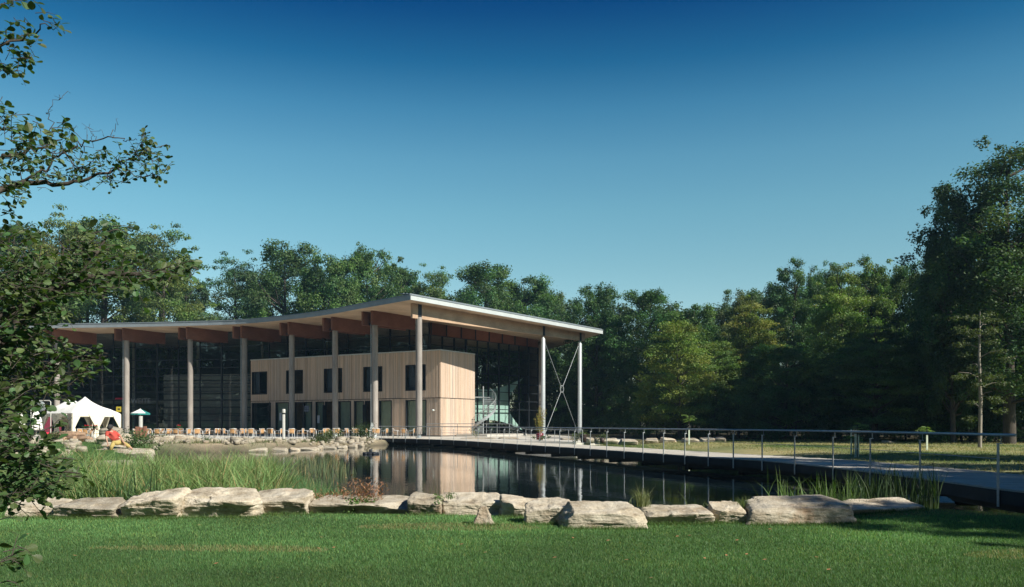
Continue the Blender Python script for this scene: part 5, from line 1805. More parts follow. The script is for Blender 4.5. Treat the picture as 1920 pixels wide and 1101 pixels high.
# rectangular plan seen corner on: e0 left, e1 near, e2 right, e3 far
cv = MB()
N = 22
peaks = [(0.30, 0.5), (0.66, 0.5)]
def canopy(u, v):
    a = e0.lerp(e1, v) if False else None
    # u runs left-near to right-far pairs: bilinear
    p = (e0 * (1 - u) + e1 * u) * (1 - v) + (e3 * (1 - u) + e2 * u) * v
    return p
corners_ = (mp(78, 72.5, 0), mp(136, 69.0, 0), mp(226, 74.0, 0), mp(170, 78.0, 0))
A_, B_, C_, D_c = corners_
def plan(u, v): return (A_ * (1 - u) + B_ * u) * (1 - v) + (D_c * (1 - u) + C_ * u) * v
eh = 2.12
pk = [(plan(.5, .22), 3.75), (plan(.5, .62), 3.95)]
pk = [(mp(133, 73.5, 0), 3.55), (mp(159.5, 73.0, 0), 3.6)]
# solve a light membrane: heights between eave and peaks by relaxation
G = 33
H_ = np.full((G, G), eh); fixed = np.zeros((G, G), bool)
fixed[0, :] = fixed[-1, :] = fixed[:, 0] = fixed[:, -1] = True
PX = np.zeros((G, G)); PY = np.zeros((G, G))
for i in range(G):
    for j in range(G):
        p = plan(i / (G - 1), j / (G - 1)); PX[i, j], PY[i, j] = p.x, p.y
for p, hh in pk:
    q = np.hypot(PX - p.x, PY - p.y); i, j = np.unravel_index(q.argmin(), q.shape)
    PX[i, j], PY[i, j] = p.x, p.y
    H_[i, j] = hh + 1.0; fixed[i, j] = True
# blend with a plain hip so that the slopes stay full
dmin = np.minimum.reduce([np.arange(G)[:, None] * np.ones(G), (G - 1 - np.arange(G))[:, None] * np.ones(G), np.arange(G)[None] * np.ones((G, 1)), (G - 1 - np.arange(G))[None] * np.ones((G, 1))]) / (G / 2)
Hq = eh + 0.95 * np.minimum(dmin / .85, 1) ** .8
for p, hh in pk:
    q = np.hypot(PX - p.x, PY - p.y)
    Hq = np.maximum(Hq, eh + (hh - eh) * np.exp(-q / 1.5) * np.minimum(dmin * 4, 1) + .9 * (hh - eh) * 0)
for i in range(G - 1):
    for j in range(G - 1):
        cv.add([(PX[a, b], PY[a, b], Hq[a, b]) for a, b in ((i, j), (i + 1, j), (i + 1, j + 1), (i, j + 1))], [(0, 1, 2, 3)], True)
co = cv.build('canopy', M['white'], mq)
bm = bmesh.new(); bm.from_mesh(co.data); bmesh.ops.remove_doubles(bm, verts=bm.verts, dist=1e-4); bm.to_mesh(co.data); bm.free()
vq = [(A_, B_), (B_, C_), (C_, D_c), (D_c, A_)]
for a, b in vq:
    m = MB(); m.bar((a.x, a.y, eh - .13), (b.x, b.y, eh - .13), .02, .27); m.build('valance', M['cream'], mq)
def curtain(p, spread, dirv, label=None):
    """cloth gathered at waist height by a tie"""
    m = MB(); dv_ = Vector(dirv).normalized()
    prof = [(eh - .05, spread, .0), (1.7, spread * .75, .1), (1.25, spread * .42, .2), (.95, spread * .22, .25), (.8, spread * .30, .25), (.35, spread * .42, .2), (.05, spread * .36, .18)]
    n = 9; vs = []
    for z, wd, o_ in prof:
        for k in range(n):
            t = k / (n - 1)
            q = Vector((p.x, p.y, z)) + dv_ * (t * wd) + Vector((dv_.y, -dv_.x, 0)) * (.06 * (1 if k % 2 else -1))
            vs.append(q)
    fs = [(i * n + k, i * n + k + 1, (i + 1) * n + k + 1, (i + 1) * n + k) for i in range(len(prof) - 1) for k in range(n - 1)]
    m.add(vs, fs, True); m.build('curtain', M['cream'], mq)
for a, b in vq:
    for t, s in ((0, 1), (.5, -1), (.5, 1), (1, -1)):
        curtain(a.lerp(b, t), 1.0, (b - a) * s)
for c in corners_ + ((A_ + B_) / 2, (B_ + C_) / 2, (C_ + D_c) / 2, (A_ + D_c) / 2):
    m = MB(); m.tube([(c.x, c.y, 0), (c.x, c.y, eh)], .03, 6); m.build('tent_pole', M['palemetal'], mq)

# folded white parasols
def folded_parasol(px, D, ztop, zbot, wd, label):
    e = empty('folded_parasol', ((px - 960) * D / F, D, 0)); tag(e, label, 'parasol', 'folded white parasols left of the marquee')
    MB().tube([(0, 0, 0), (0, 0, ztop)], .025, 6).build('pole', M['palemetal'], e)
    m = MB(); n = 14; vs = []
    prof = [(0.03, ztop), (wd * .25, ztop - .35), (wd * .42, ztop - .9), (wd * .5, zbot + .1), (wd * .38, zbot)]
    for q, z in prof:
        for k in range(n):
            a = 2 * math.pi * k / n; f = 1 if k % 2 else .7
            vs.append((q * f * math.cos(a), q * f * math.sin(a), z))
    m.add(vs, [(i * n + k, i * n + (k + 1) % n, (i + 1) * n + (k + 1) % n, (i + 1) * n + k) for i in range(len(prof) - 1) for k in range(n)])
    m.build('cloth', M['white'], e)
folded_parasol(38, 70, 2.35, .95, .75, 'folded white parasol at far left, mostly behind leaves')
folded_parasol(68, 70, 2.45, .75, .95, 'wider folded white parasol just left of the marquee')
# open parasol in teal and white, and the pale lamp columns
def open_parasol(px, D, label):
    e = empty('parasol', ((px - 960) * D / F, D, 0)); tag(e, label, 'parasol')
    MB().tube([(0, 0, 0), (0, 0, 2.6)], .03, 8).build('pole', M['palemetal'], e)
    n = 8; m = MB(); m2 = MB()
    for k in range(n):
        a0, a1 = 2 * math.pi * k / n + .2, 2 * math.pi * (k + 1) / n + .2
        p0, p1 = Vector((math.cos(a0) * .8, math.sin(a0) * .8, 2.16)), Vector((math.cos(a1) * .8, math.sin(a1) * .8, 2.16))
        c_ = Vector((0, 0, 2.55))
        tgt = m2 if k in (0, 7) else m
        tgt.add([c_, p0, p1], [(0, 1, 2)])
        m2.add([p0, p1, p1 - Vector((0, 0, .13)), p0 - Vector((0, 0, .13))], [(0, 1, 2, 3)])
        MB().tube([Vector((0, 0, 2.1)), p0.lerp(c_, .45)], .01, 5).build('strut', M['palemetal'], e)
    m.build('canopy', M['white'], e); m2.build('valance', M['teal'], e)
open_parasol(263, 73, 'small open parasol, white on top with teal edge, behind the grey lamp column')
def lamp_column(px, D, H, rd, label, cap):
    e = empty('lamp_column', ((px - 960) * D / F, D, 0)); tag(e, label, 'lamp', 'pale round lamp columns on the terrace')
    MB().lathe([(rd * 1.3, 0), (rd * 1.3, .03), (rd, .04), (rd, H - .45 if cap else H), (0, H - .45 if cap else H)], n=16).build('shaft', M['palemetal'], e)
    if cap:
        MB().lathe([(rd * .8, H - .45), (rd * .8, H - .33)], n=16).build('neck', M['darkmetal'], e)
        MB().lathe([(rd * 1.25, H - .33), (rd * 1.25, H - .05), (rd * .9, H), (0, H)], n=16).build('lamp_head', M['palemetal'], e)
lamp_column(264, 71, 1.9, .15, 'plain grey round lamp column in front of the teal parasol', False)
lamp_column(532, 71.5, 2.5, .12, 'cream lamp column with banded head before the glazed doors', True)
# brown timber posts
for k, (px, w0_, w1_, zt, lab) in enumerate([(256, .38, .28, 1.05, 'widest brown upright timber post beside the shrub, left of the three'), (264.5, .2, .16, 1.0, 'slim middle brown timber post'), (271, .22, .18, 1.08, 'right hand brown timber post')]):
    D = 62; m = MB(); x = (px - 960) * D / F; z0 = -.45
    m.add([(x - w0_ / 2 + sx * w0_ * 1.0, D + sy * .2, z0) for sx, sy in ((0, 0), (1, 0), (1, 1), (0, 1))] + [(x - w1_ / 2 + .06 * (k == 0) + sx * w1_, D + sy * .2, zt) for sx, sy in ((0, 0), (1, 0), (1, 1), (0, 1))],
          [(3, 2, 1, 0), (4, 5, 6, 7), (0, 1, 5, 4), (1, 2, 6, 5), (2, 3, 7, 6), (3, 0, 4, 7)])
    o = m.build('timber_post', wood('red_brown_timber', (.24, .11, .07), (.40, .21, .14), (5, 5, .5)) if k == 0 else bpy.data.materials['red_brown_timber']); tag(o, lab, 'post', 'brown timber posts on the bank')
# white tube frame, round pale panel, red boards, red pot, at the far left
fr = MB(); D = 66; q = lambda px, z: ((px - 960) * D / F, D, z)
fr.tube([q(58, .3), q(58, 2.95), q(59.5, 3.05), q(93, 3.05), q(95, 2.95), q(95, 0)], .04, 8)
tag(fr.build('tube_frame', M['palemetal']), 'tall pale tube frame standing left of the marquee', 'frame')
o = MB().lathe([(0, 0), (.5, 0), (.5, .04), (0, .04)], n=24).mesh('round_board', plain('grey_disc', (.22, .25, .25), .6, 0, .1)); o = link('round_board', o, None, ((87 - 960) * 76 / F, 75, 2.75), (R(90), 0, 0)); tag(o, 'round grey board behind the tube frame', 'board')
m = MB(); m.bar(((79 - 960) * 84 / F, 84, 1.0), ((94 - 960) * 84 / F, 84.3, 1.0), .08, 2.0); tag(m.build('red_board', plain('dark_red_board', (.14, .012, .03), .6, 0, .15)), 'tall dark red board left of the first visible column', 'board', 'red boards by the marquee')
m = MB(); m.bar(((109 - 960) * 84 / F, 84, 1.0), ((114 - 960) * 84 / F, 84.1, 1.0), .08, 2.0); tag(m.build('red_board', bpy.data.materials['dark_red_board']), 'narrow dark red board right of the first visible column', 'board', 'red boards by the marquee')
m = MB(); m.box(((77 - 960) * 84 / F, 84.2, 2.9), (.55, .05, .75)); tag(m.build('red_poster', bpy.data.materials['dark_red_board']), 'small red poster high behind the tube frame', 'poster')
m = MB(); m.lathe([(0, 0), (.22, 0), (.29, .45), (.26, .46), (0, .4)], ((85 - 960) * 68 / F, 68, .12), n=4); tag(m.build('planter', plain('bright_red', (.62, .03, .06), .5, 0, .08)), 'bright red square planter at the foot of the tube frame', 'planter')
m = MB(); m.lathe([(0, 0), (.2, .03), (.25, .16), (.17, .3), (0, .36)], ((103 - 960) * 66 / F, 66, .1), n=14); tag(m.build('stone_ball', M['concrete']), 'pale round stone ball right of the tube frame', 'ball')
# yellow sign and lettering
ys = empty('yellow_sign', ((222.5 - 960) * 80 / F, 80, 0)); tag(ys, 'small yellow sign with dark mark on a post behind the marquee', 'sign')
m = MB(); m.box((0, 0, 2.62), (.46, .03, .5)); m.build('board', plain('sign_yellow', (.42, .33, .03), .5, 0, .08), ys)
m = MB(); m.tube([(.14, .03, 0), (.14, .03, 2.4)], .02, 6); m.build('post', M['darkmetal'], ys)
m = MB(); m.box((.02, -.018, 2.64), (.22, .006, .13)); m.box((-.06, -.018, 2.58), (.06, .006, .04)); m.box((.08, -.018, 2.58), (.06, .006, .04)); m.build('mark', M['darkmetal'], ys)
def lettering(text, loc, size, mat, name, rz=0, parent=None, ext=.01):
    c = bpy.data.curves.new(name, 'FONT'); c.body = text; c.size = size; c.extrude = ext; c.materials.append(mat)
    c.resolution_u = 3
    tmp = bpy.data.objects.new(name, c); COL.objects.link(tmp)
    bpy.context.view_layer.update()
    me = bpy.data.meshes.new_from_object(tmp.evaluated_get(bpy.context.evaluated_depsgraph_get()))
    bpy.data.objects.remove(tmp)
    return link(name, me, parent, loc, (R(90), 0, rz))
lm_ = plain('grey_letters', (.16, .18, .20), .5, .3, .05)
lettering('WEITE', ((245.5 - 960) * 99.4 / F + .0, 99.35, 3.62), .86, lm_, 'wall_lettering', -.13, B)
rl = lettering('IMPRESSION', ((216 - 960) * 99.9 / F, 99.9, 4.1), .30, plain('red_letters', (.5, .01, .06), .5, 0, .05), 'red_lettering', 0, B)
# hanging signs on the wing
for px, z0, label, face in ((512, 3.0, 'dark sign box projecting from the wall over the left glazed panes', M['darkmetal']), (582, 2.9, 'square grey hanging sign with two dark lines of lettering', None)):
    t = tpx(px); e = empty('hanging_sign', fp(t, z0, .55)); tag(e, label, 'sign', 'hanging signs on the larch wing')
    ang = math.atan2(W_.y, W_.x)
    m = MB(); m.box((0, 0, 0), (.62 if face is None else .34, .10, .62)); o = m.build('board', face or plain('blue_grey_sign', (.17, .20, .26), .5, 0, .06), e); o.rotation_euler = (0, 0, ang + (0 if face is None else 1.2))
    m = MB(); m.tube([(0, 0, .31), (0, 0, .75)], .03, 6); m.build('bracket', M['darkmetal'], e)
    if face is None:
        for k, tx in enumerate(('Kaffee', 'Biergarten')):
            c = lettering(tx, (0, 0, 0), .14, M['darkmetal'], 'lettering', 0, e, .004); c.location = Vector((-.26, 0, .05 - .17 * k)) + Vector((-.03, -.06, 0)); c.rotation_euler = (R(90), 0, ang + math.pi)
            c.location = (W_ * .26) + NF * .056 + Vector((0, 0, .05 - .17 * k))
# spiral stair
st = empty('spiral_stair', (0, 0, 0)); SX, SY = (906 - 960) * 89.5 / F, 89.5; Rr = 1.35
tag(st, 'steel spiral staircase winding up beside the larch wing', 'staircase')
m = MB(); m.tube([(SX, SY, 0), (SX, SY, 5.2)], .07, 10); m.build('centre_pole', M['steel'], st)
NS_ = 20; a_end = R(170)
hr, st_out = [], []
tmz = MB(); tmz.add([(.06, -.04, 0), (Rr, -.16, 0), (Rr, .16, 0), (.06, .04, 0), (.06, -.04, .05), (Rr, -.16, .05), (Rr, .16, .05), (.06, .04, .05)], [(3, 2, 1, 0), (4, 5, 6, 7), (0, 1, 5, 4), (1, 2, 6, 5), (2, 3, 7, 6), (3, 0, 4, 7)])
tme = tmz.mesh('tread', M['steel'])
for k in range(NS_):
    f = k / (NS_ - 1); a = R(-100) - f * R(260) ; z = .18 + f * 3.85
    a = R(180) + f * R(240)
    link('tread', tme, st, (SX, SY, z), (0, 0, a))
    ca, sa = math.cos(a), math.sin(a)
    hr.append((SX + ca * Rr, SY + sa * Rr, z + 1.0)); st_out.append((SX + ca * Rr, SY + sa * Rr, z))
    if k % 3 == 0: MB().tube([st_out[-1], hr[-1]], .018, 6).build('baluster', M['steel'], st)
MB().tube(hr, .025, 6).build('handrail', M['steel'], st)
for dz in (.25, .45, .65, .82): MB().tube([(x, y, z - 1 + dz) for x, y, z in hr], .010, 5).build('rail_bar', M['steel'], st)
m = MB()
for a, b in zip(st_out[:-1], st_out[1:]): m.bar(a, b, .02, .28)
m.build('stringer', M['steel'], st)
lx, ly, lz = st_out[-1]
m = MB(); m.bar((SX - 1.2, SY + .4, 4.05), (SX + .1, SY + .4, 4.05), 1.4, .1); m.build('landing', M['steel'], st)
# pale stretched sail inside the glass hall
M['sail'] = plain('pale_green_sail', (.34, .50, .44), .7, 0, .06, 1)
sl_ = empty('stretched_sail', (0, 0, 0)); tag(sl_, 'pale green stretched fabric sail hanging inside the glass hall', 'sail')
def sail(Pa, Pb, Pc, Pd, sag):
    m = MB(); n = 12; g = []
    for i in range(n + 1):
        for j in range(n + 1):
            u, v = i / n, j / n
            # scalloped edges: pull the middle of each edge inwards
            uu = u + (0.5 - u) * sag * math.sin(math.pi * v); vv = v + (0.5 - v) * sag * math.sin(math.pi * u)
            p = (Pa * (1 - uu) + Pb * uu) * (1 - vv) + (Pd * (1 - uu) + Pc * uu) * vv
            g.append(p)
    fs = [(i * (n + 1) + j, (i + 1) * (n + 1) + j, (i + 1) * (n + 1) + j + 1, i * (n + 1) + j + 1) for i in range(n) for j in range(n)]
    m.add(g, fs, True); return m
gu = (rw1 - rw0).normalized(); gi = Vector((-gu.y, gu.x, 0))
def gp(t, z, off): return rw0 + gu * t + gi * off + Vector((0, 0, z))
sail(gp(3.0, 6.0, .6), gp(17.0, 6.8, .5), gp(16.8, .5, .5), gp(3.5, .4, .7), .42).build('sail_cloth', M['sail'], sl_)
# red pot with bamboo at the steel column
pb_ = empty('bamboo_pot', ((1012 - 960) * 68 / F, 68, .0)); tag(pb_, 'dark red round pot of tall yellow green bamboo at the steel column', 'potted plant')
MB().lathe([(0, 0), (.26, 0), (.31, .5), (.27, .52), (0, .45)], n=16).build('pot', M['pot'], pb_)
rr = np.random.default_rng(77)
m = MB(); cs = []
for k in range(16):
    a = rr.uniform(0, 6.28); q_ = rr.uniform(.02, .2); hh = rr.uniform(1.6, 2.75); ln = rr.normal(size=2) * .12
    m.tube([(math.cos(a) * q_, math.sin(a) * q_, .45), (math.cos(a) * q_ * 1.3 + ln[0], math.sin(a) * q_ * 1.3 + ln[1], hh)], .009, 5)
    for z in np.arange(.75, hh, .22): cs.append(np.array([math.cos(a) * q_ * 1.3 + ln[0] * z / hh, math.sin(a) * q_ * 1.3 + ln[1] * z / hh, z]))
m.build('stems', bpy.data.materials['tan_wicker'], pb_)
V, Fc, T = leaf_cloud(rr, cs, [.13] * len(cs), [16] * len(cs), .11, 1.0, [np.array([.24, .26, .05]) * rr.uniform(.7, 1.2) for _ in cs], .22, 1)
link('leaves', np_mesh('leaves', V, Fc, M['leaf'], T), pb_)
# bin
bn = empty('litter_bin', ((1094 - 960) * 57.5 / F, 57.5, 0)); tag(bn, 'dark brown round litter bin beside the pale boardwalk', 'bin')
MB().lathe([(0, 0), (.17, 0), (.215, .50), (.215, .52), (.19, .52), (.16, .1), (0, .1)], n=16).build('body', M['brownplastic'], bn)
MB().lathe([(.21, .50), (.235, .51), (.235, .55), (.20, .55)], n=16).build('rim', M['brownplastic'], bn)
bn2 = MB().lathe([(0, 0), (.14, 0), (.16, .32), (.13, .32), (0, .25)], n=12).build('plant_tub', M['brownplastic']); bn2.location = ((1129 - 960) * 56 / F, 56, .0); tag(bn2, 'smaller dark tub with a plant among the meadow stones', 'tub')
# young trees with pale guards
def sapling(px, D, H, guards, label, seed):
    x = (px - 960) * D / F; z = gz(x, D)
    e = empty('sapling', (x, D, z)); tag(e, label, 'young tree', 'newly planted young trees on the meadow')
    rr = np.random.default_rng(seed)
    MB().tube([(0, 0, 0), (.02, 0, H * .6), (0, 0, H)], [.02, .016, .006], 6).build('trunk', M['bark'], e)
    for gx, gh, w_ in guards:
        m = MB(); m.box((gx, 0, gh / 2), (w_, .05, gh)); m.build('guard', plain('pale_guard', (.55, .62, .50), .6, 0, .08) if 'pale_guard' not in bpy.data.materials else bpy.data.materials['pale_guard'], e)
    n = 14; vs = []
    parts = []
    for k in range(n):
        a = rr.uniform(0, 6.28); zz = H * rr.uniform(.78, 1.0)
        L = rr.uniform(.28, .5); d = Vector((math.cos(a), math.sin(a), rr.uniform(.0, .5)))
        for j in range(7):
            c = Vector((0, 0, zz)) + d * (L * (j + 1) / 7) - Vector((0, 0, .12 * ((j + 1) / 7) ** 2)); s = Vector((-d.y, d.x, 0)) * .11
            parts.append([c, c + s * 1.0 + Vector((0, 0, -.04)), c + d * .05]); parts.append([c, c - s * 1.0 + Vector((0, 0, -.04)), c + d * .05])
    V = np.array([[tuple(p) for p in t] for t in parts]).reshape(-1, 3); Fc = np.arange(len(V)).reshape(-1, 3)
    link('leaves', np_mesh('leaves', V, Fc, M['leaf'], np.tile(np.array([.20, .30, .10]), (len(V), 1)) * rr.uniform(.7, 1.3, (len(V), 1))), e)
sapling(1607, 34.5, 1.45, [(-.06, .95, .07), (.05, .92, .05)], 'young tree with two pale guard strips and palm like leaf tuft on the meadow', 31)
sapling(1600, 36.5, .75, [(-.09, 1.1, .05)], 'slim pale stake standing just behind the left young tree', 32)
sapling(1738, 42, 1.15, [(0, .75, .08)], 'second young tree with single pale guard, farther back at right', 33)
sapling(1292, 56, 1.9, [(0, 1.0, .09)], 'young tree with pale stake before the pinkish meadow stones', 34)
# float on the water
ft = empty('pond_float', ((695 - 960) * 50.5 / F, 50.5, WZ)); tag(ft, 'dark round float with small dome on the pond before the boardwalk start', 'float')
MB().lathe([(.36, -.05), (.40, .02), (.36, .10), (.26, .13), (0, .14)], n=20).build('body', M['deckbeam'], ft)
MB().lathe([(.10, .14), (.10, .26), (.07, .29), (0, .29)], n=12).build('dome', M['deckbeam'], ft)
for k in range(5):
    a = 2 * math.pi * k / 5 + .3
    MB().lathe([(0, -.04), (.10, -.02), (.11, .05), (.08, .11), (0, .12)], (math.cos(a) * .42, math.sin(a) * .42, 0), n=10).build('pontoon', M['deckbeam'], ft)
# A-board beside the seventh column
m = MB(); D = 77.5; x = (697 - 960) * D / F
m.add([(x - .28, D - .2, 0), (x + .28, D - .2, 0), (x + .12, D, 1.35), (x - .05, D, 1.35), (x - .28, D + .25, 0), (x + .28, D + .25, 0)], [(0, 1, 2, 3), (5, 4, 3, 2), (1, 5, 2), (4, 0, 3)])
tag(m.build('folding_board', M['fascia']), 'pale folding board leaning up left of the seventh column', 'board')

# ------------------------------------------------------------------ the person bending over on the stone steps
def skin_body(name, verts, edges, radii, mat, parent, root=0, sub=2):
    me = bpy.data.meshes.new(name); me.from_pydata([tuple(v) for v in verts], edges, []); me.materials.append(mat)
    o = link(name, me, parent)
    md = o.modifiers.new('Skin', 'SKIN'); md.use_smooth_shade = True
    for i, q_ in enumerate(radii):
        q2 = q_ if isinstance(q_, tuple) else (q_, q_)
        me.skin_vertices[0].data[i].radius = q2
    me.skin_vertices[0].data[root].use_root = True
    o.modifiers.new('Sub', 'SUBSURF').levels = sub; o.modifiers['Sub'].render_levels = sub
    return o
M['skin'] = plain('skin_tone', (.45, .26, .18), .55, 0, .08, 8)
M['hair'] = plain('dark_grey_hair', (.035, .033, .035), .7, 0, .5, 60)
M['shirt'] = plain('faded_red_shirt', (.46, .07, .05), .85, 0, .15, 6)
M['trousers'] = plain('mustard_trousers', (.42, .32, .11), .85, 0, .15, 6)
PD = 43.5
ps = empty('person', (0, 0, 0)); tag(ps, 'person in red shirt and mustard trousers bending low over the stone steps', 'person')
def pv(px, py, dy=0.0):
    D = PD + dy
    return Vector(((px - 960) * D / F, D, EYE + (HZ - py) * D / F))
pel, ab, chst, neck, head = pv(219, 828), pv(215, 820), pv(206, 812), pv(207, 806, -.1), pv(207, 801, -.15)
shl, shr = pv(201, 811, -.22), pv(213, 809, .25)
body_v = [pel, ab, chst, neck, pv(207, 803, -.13), shl, pv(199, 822, -.35), pv(202, 832, -.4), shr, pv(226, 818, .15), pv(231, 829, -.05), pv(234, 832, -.1),
          pv(213, 831, -.12), pv(209, 838, -.3), pv(208, 848, -.15), pv(206, 851, -.35), pv(226, 830, .12), pv(238, 834, .05), pv(248, 842, .1), pv(248, 846, -.12)]
body_e = [(0, 1), (1, 2), (2, 3), (3, 4), (2, 5), (5, 6), (6, 7), (2, 8), (8, 9), (9, 10), (10, 11), (0, 12), (12, 13), (13, 14), (14, 15), (0, 16), (16, 17), (17, 18), (18, 19)]
rad = [.14, .15, .16, .065, .06, .07, .048, .03, .07, .048, .035, .022, .09, .07, .048, .035, .09, .07, .048, .035]
skin_body('body', body_v, body_e, rad, M['skin'], ps)
hm = MB(); 
hd = pv(206.5, 802, -.2)
hb = bmesh.new(); bmesh.ops.create_icosphere(hb, subdivisions=3, radius=.115); me = bpy.data.meshes.new('head')
for v in hb.verts: v.co = Vector((v.co.x * .85, v.co.y * 1.05, v.co.z * 1.1)); v.co.z -= .02 if v.co.y < -.05 else 0
hb.to_mesh(me); hb.free(); me.materials.append(M['skin']); h_ = link('head', me, ps, hd, (R(35), 0, R(150)))
for sx in (-.04, .04):
    MB().lathe([(0, 0), (.012, .004), (0, .01)], (sx, -.115, .0), n=6).build('eye', M['hair'], h_)
MB().tube([(0, -.115, .01), (0, -.145, -.035)], [.012, .016], 6).build('nose', M['skin'], h_)
MB().tube([(-.03, -.112, -.065), (.03, -.112, -.065)], .006, 5).build('mouth', M['shirt'], h_)
hb = bmesh.new(); bmesh.ops.create_icosphere(hb, subdivisions=4, radius=.145)
for v in hb.verts:
    v.co *= 1 + .10 * noise.noise(v.co * 22) + .05 * noise.noise(v.co * 60)
    v.co.z = max(v.co.z, -.03) if v.co.y < -.02 else v.co.z
    v.co.x *= .95
me = bpy.data.meshes.new('hair'); hb.to_mesh(me); hb.free(); me.materials.append(M['hair']); hr_ = link('hair', me, ps, hd + Vector((0.01, -.035, .03)), (0, 0, R(150)))
skin_body('shirt', [ab + (pel - ab) * .55, ab, chst, neck + (chst - neck) * .35, shl, pv(200, 819, -.3), shr, pv(221, 815, .2), pv(225, 818, .15)], [(0, 1), (1, 2), (2, 3), (2, 4), (4, 5), (2, 6), (6, 7), (7, 8)], [.19, .19, .20, .10, .11, .085, .11, .085, .075], M['shirt'], ps, 1)
skin_body('trousers', [pel, pv(213, 831, -.12), pv(209, 838, -.3), pv(208, 844, -.22), pv(226, 830, .12), pv(238, 834, .05), pv(244, 839, .08)], [(0, 1), (1, 2), (2, 3), (0, 4), (4, 5), (5, 6)], [.17, .125, .10, .085, .125, .10, .08], M['trousers'], ps)
for hand, dirv in ((pv(202, 832, -.4), Vector((.1, -.2, -1))), (pv(234, 832, -.1), Vector((.3, -.2, -1)))):
    dirv.normalize(); sd_ = dirv.cross(Vector((0, 1, .2))).normalized()
    hv, he, hr2 = [hand, hand + dirv * .05], [(0, 1)], [.022, .026]
    for k in range(4):
        o_ = sd_ * (.03 * (k - 1.5) / 1.5); L = (.06, .075, .07, .055)[k]
        b0 = len(hv); hv += [hand + dirv * .08 + o_, hand + dirv * (.08 + L * .55) + o_ * 1.2 + Vector((0, -.012, 0)), hand + dirv * (.08 + L) + o_ * 1.2 + Vector((0, -.03, 0))]
        he += [(1, b0), (b0, b0 + 1), (b0 + 1, b0 + 2)]; hr2 += [.009, .009, .007]
    b0 = len(hv); hv += [hand + dirv * .03 + sd_ * .045, hand + dirv * .07 + sd_ * .065 + Vector((0, -.02, 0))]; he += [(0, b0), (b0, b0 + 1)]; hr2 += [.011, .009]
    skin_body('hand', hv, he, hr2, M['skin'], ps, 0, 1)
# ------------------------------------------------------------------ the alder whose branches reach in from the left
al = empty('alder_tree', (-5.6, 5.2, 0))
tag(al, 'near leafy tree reaching in from the left edge with bare twigs and broad ribbed leaves', 'tree')
AO = Vector((-5.6, 5.2, 0))
ar = np.random.default_rng(99)
def ap(px, py, D): return pt(px, D, py) - AO
def abranch(pts, r0, r1, name='branch', n=7):
    """pts: (px, py, D)"""
    P = [ap(*p) for p in pts]
    Q = []
    for i in range(len(P) - 1):
        for k in range(3):
            t = k / 3; Q.append(P[i].lerp(P[i + 1], t) + Vector(ar.normal(size=3) * .012 * (1 if (i or k) else 0)))
    Q.append(P[-1])
    rr = np.linspace(r0, r1, len(Q))
    MB().tube(Q, list(rr), n).build(name, M['bark'], al)
    return Q
tz = gz(-5.6, 5.2)
MB().tube([(0, 0, tz - .2), (.05, 0, 1.2), (-.05, .1, 2.8), (.1, .15, 4.6), (0, .2, 7)], [.15, .13, .11, .08, .03], 12).build('trunk', M['bark'], al)
TW = []      # twigs: (start, direction, length)
def grow(Q, n, L0, L1, up=.15, spread=1.0, t0=0.1):
    for k in range(n):
        t = ar.uniform(t0, 1.0) * (len(Q) - 1); i = min(int(t), len(Q) - 2)
        p = Q[i].lerp(Q[i + 1], t - i); d = (Q[i + 1] - Q[i]).normalized()
        s = Vector(ar.normal(size=3)); s -= d * s.dot(d); s.normalize()
        dd = (d * .7 + s * spread + Vector((0, 0, up))).normalized()
        TW.append((p, dd, ar.uniform(L0, L1)))
# upper limb with the long bare twigs against the sky
Z = lambda x, y, D=6.2: (x, y, D)
b1 = abranch([(-260, 420, 5.4), (-90, 395, 5.8), Z(0, 359), Z(42, 341), Z(70, 345), Z(112, 348), Z(153, 338), Z(202, 326), Z(222, 317)], .03, .006)
b2 = abranch([(-200, 330, 5.6), Z(0, 300), Z(25, 291), Z(57, 280), Z(85, 277), Z(117, 262)], .022, .004)
b3 = abranch([Z(42, 341), Z(62, 330), Z(82, 312), Z(105, 292), Z(141, 275), Z(160, 266), Z(179, 263), Z(214, 259), Z(230, 262), Z(244, 266), Z(257, 263)], .010, .002, 'branch', 5)
for pts, r0 in (([(102, 269), (96, 250), (92, 224), (90, 214), (98, 198), (110, 188)], .004), ([(110, 188), (106, 180), (103, 178)], .002), ([(110, 188), (122, 182), (130, 173)], .0025), ([(92, 214), (89, 211)], .002), ([(90, 214), (89, 205)], .002),
                ([(211, 259), (212, 248), (218, 236), (221, 223)], .003), ([(118, 285), (128, 298), (143, 310), (160, 318), (172, 331)], .005), ([(82, 283), (100, 285), (118, 289), (135, 306), (160, 318)], .004),
                ([(179, 263), (172, 252), (166, 240), (153, 231)], .002), ([(166, 240), (170, 233)], .0015), ([(163, 263), (166, 250), (164, 237)], .002), ([(172, 262), (180, 250), (188, 246), (192, 252)], .002), ([(150, 270), (160, 281), (172, 274), (182, 263)], .003),
                ([(132, 262), (131, 246), (138, 238), (145, 240)], .0025), ([(110, 289), (118, 262), (128, 255)], .002), ([(202, 326), (215, 312), (235, 304), (248, 298), (256, 290), (252, 276)], .004), ([(235, 304), (245, 304), (262, 292), (276, 282), (288, 280)], .003),
                ([(202, 326), (205, 338), (212, 342)], .003), ([(222, 317), (245, 328), (262, 334), (282, 333), (291, 324), (300, 320), (312, 318)], .004), ([(256, 290), (268, 272), (274, 264)], .003), ([(43, 341), (42, 320), (44, 300)], .004), ([(95, 318), (78, 325), (60, 322)], .003), ([(182, 332), (196, 340), (206, 344), (218, 342)], .003)):
    P = [Z(*p) for p in pts]; Q = abranch(P, r0, r0 * .4, 'twig', 5)
    if pts[0] in ((202, 326), (235, 304), (222, 317), (256, 290), (118, 285), (43, 341), (95, 318), (82, 283)):
        grow(Q, 9 if pts[0] != (222, 317) else 10, .05, .12, .1, 1.2, .2)
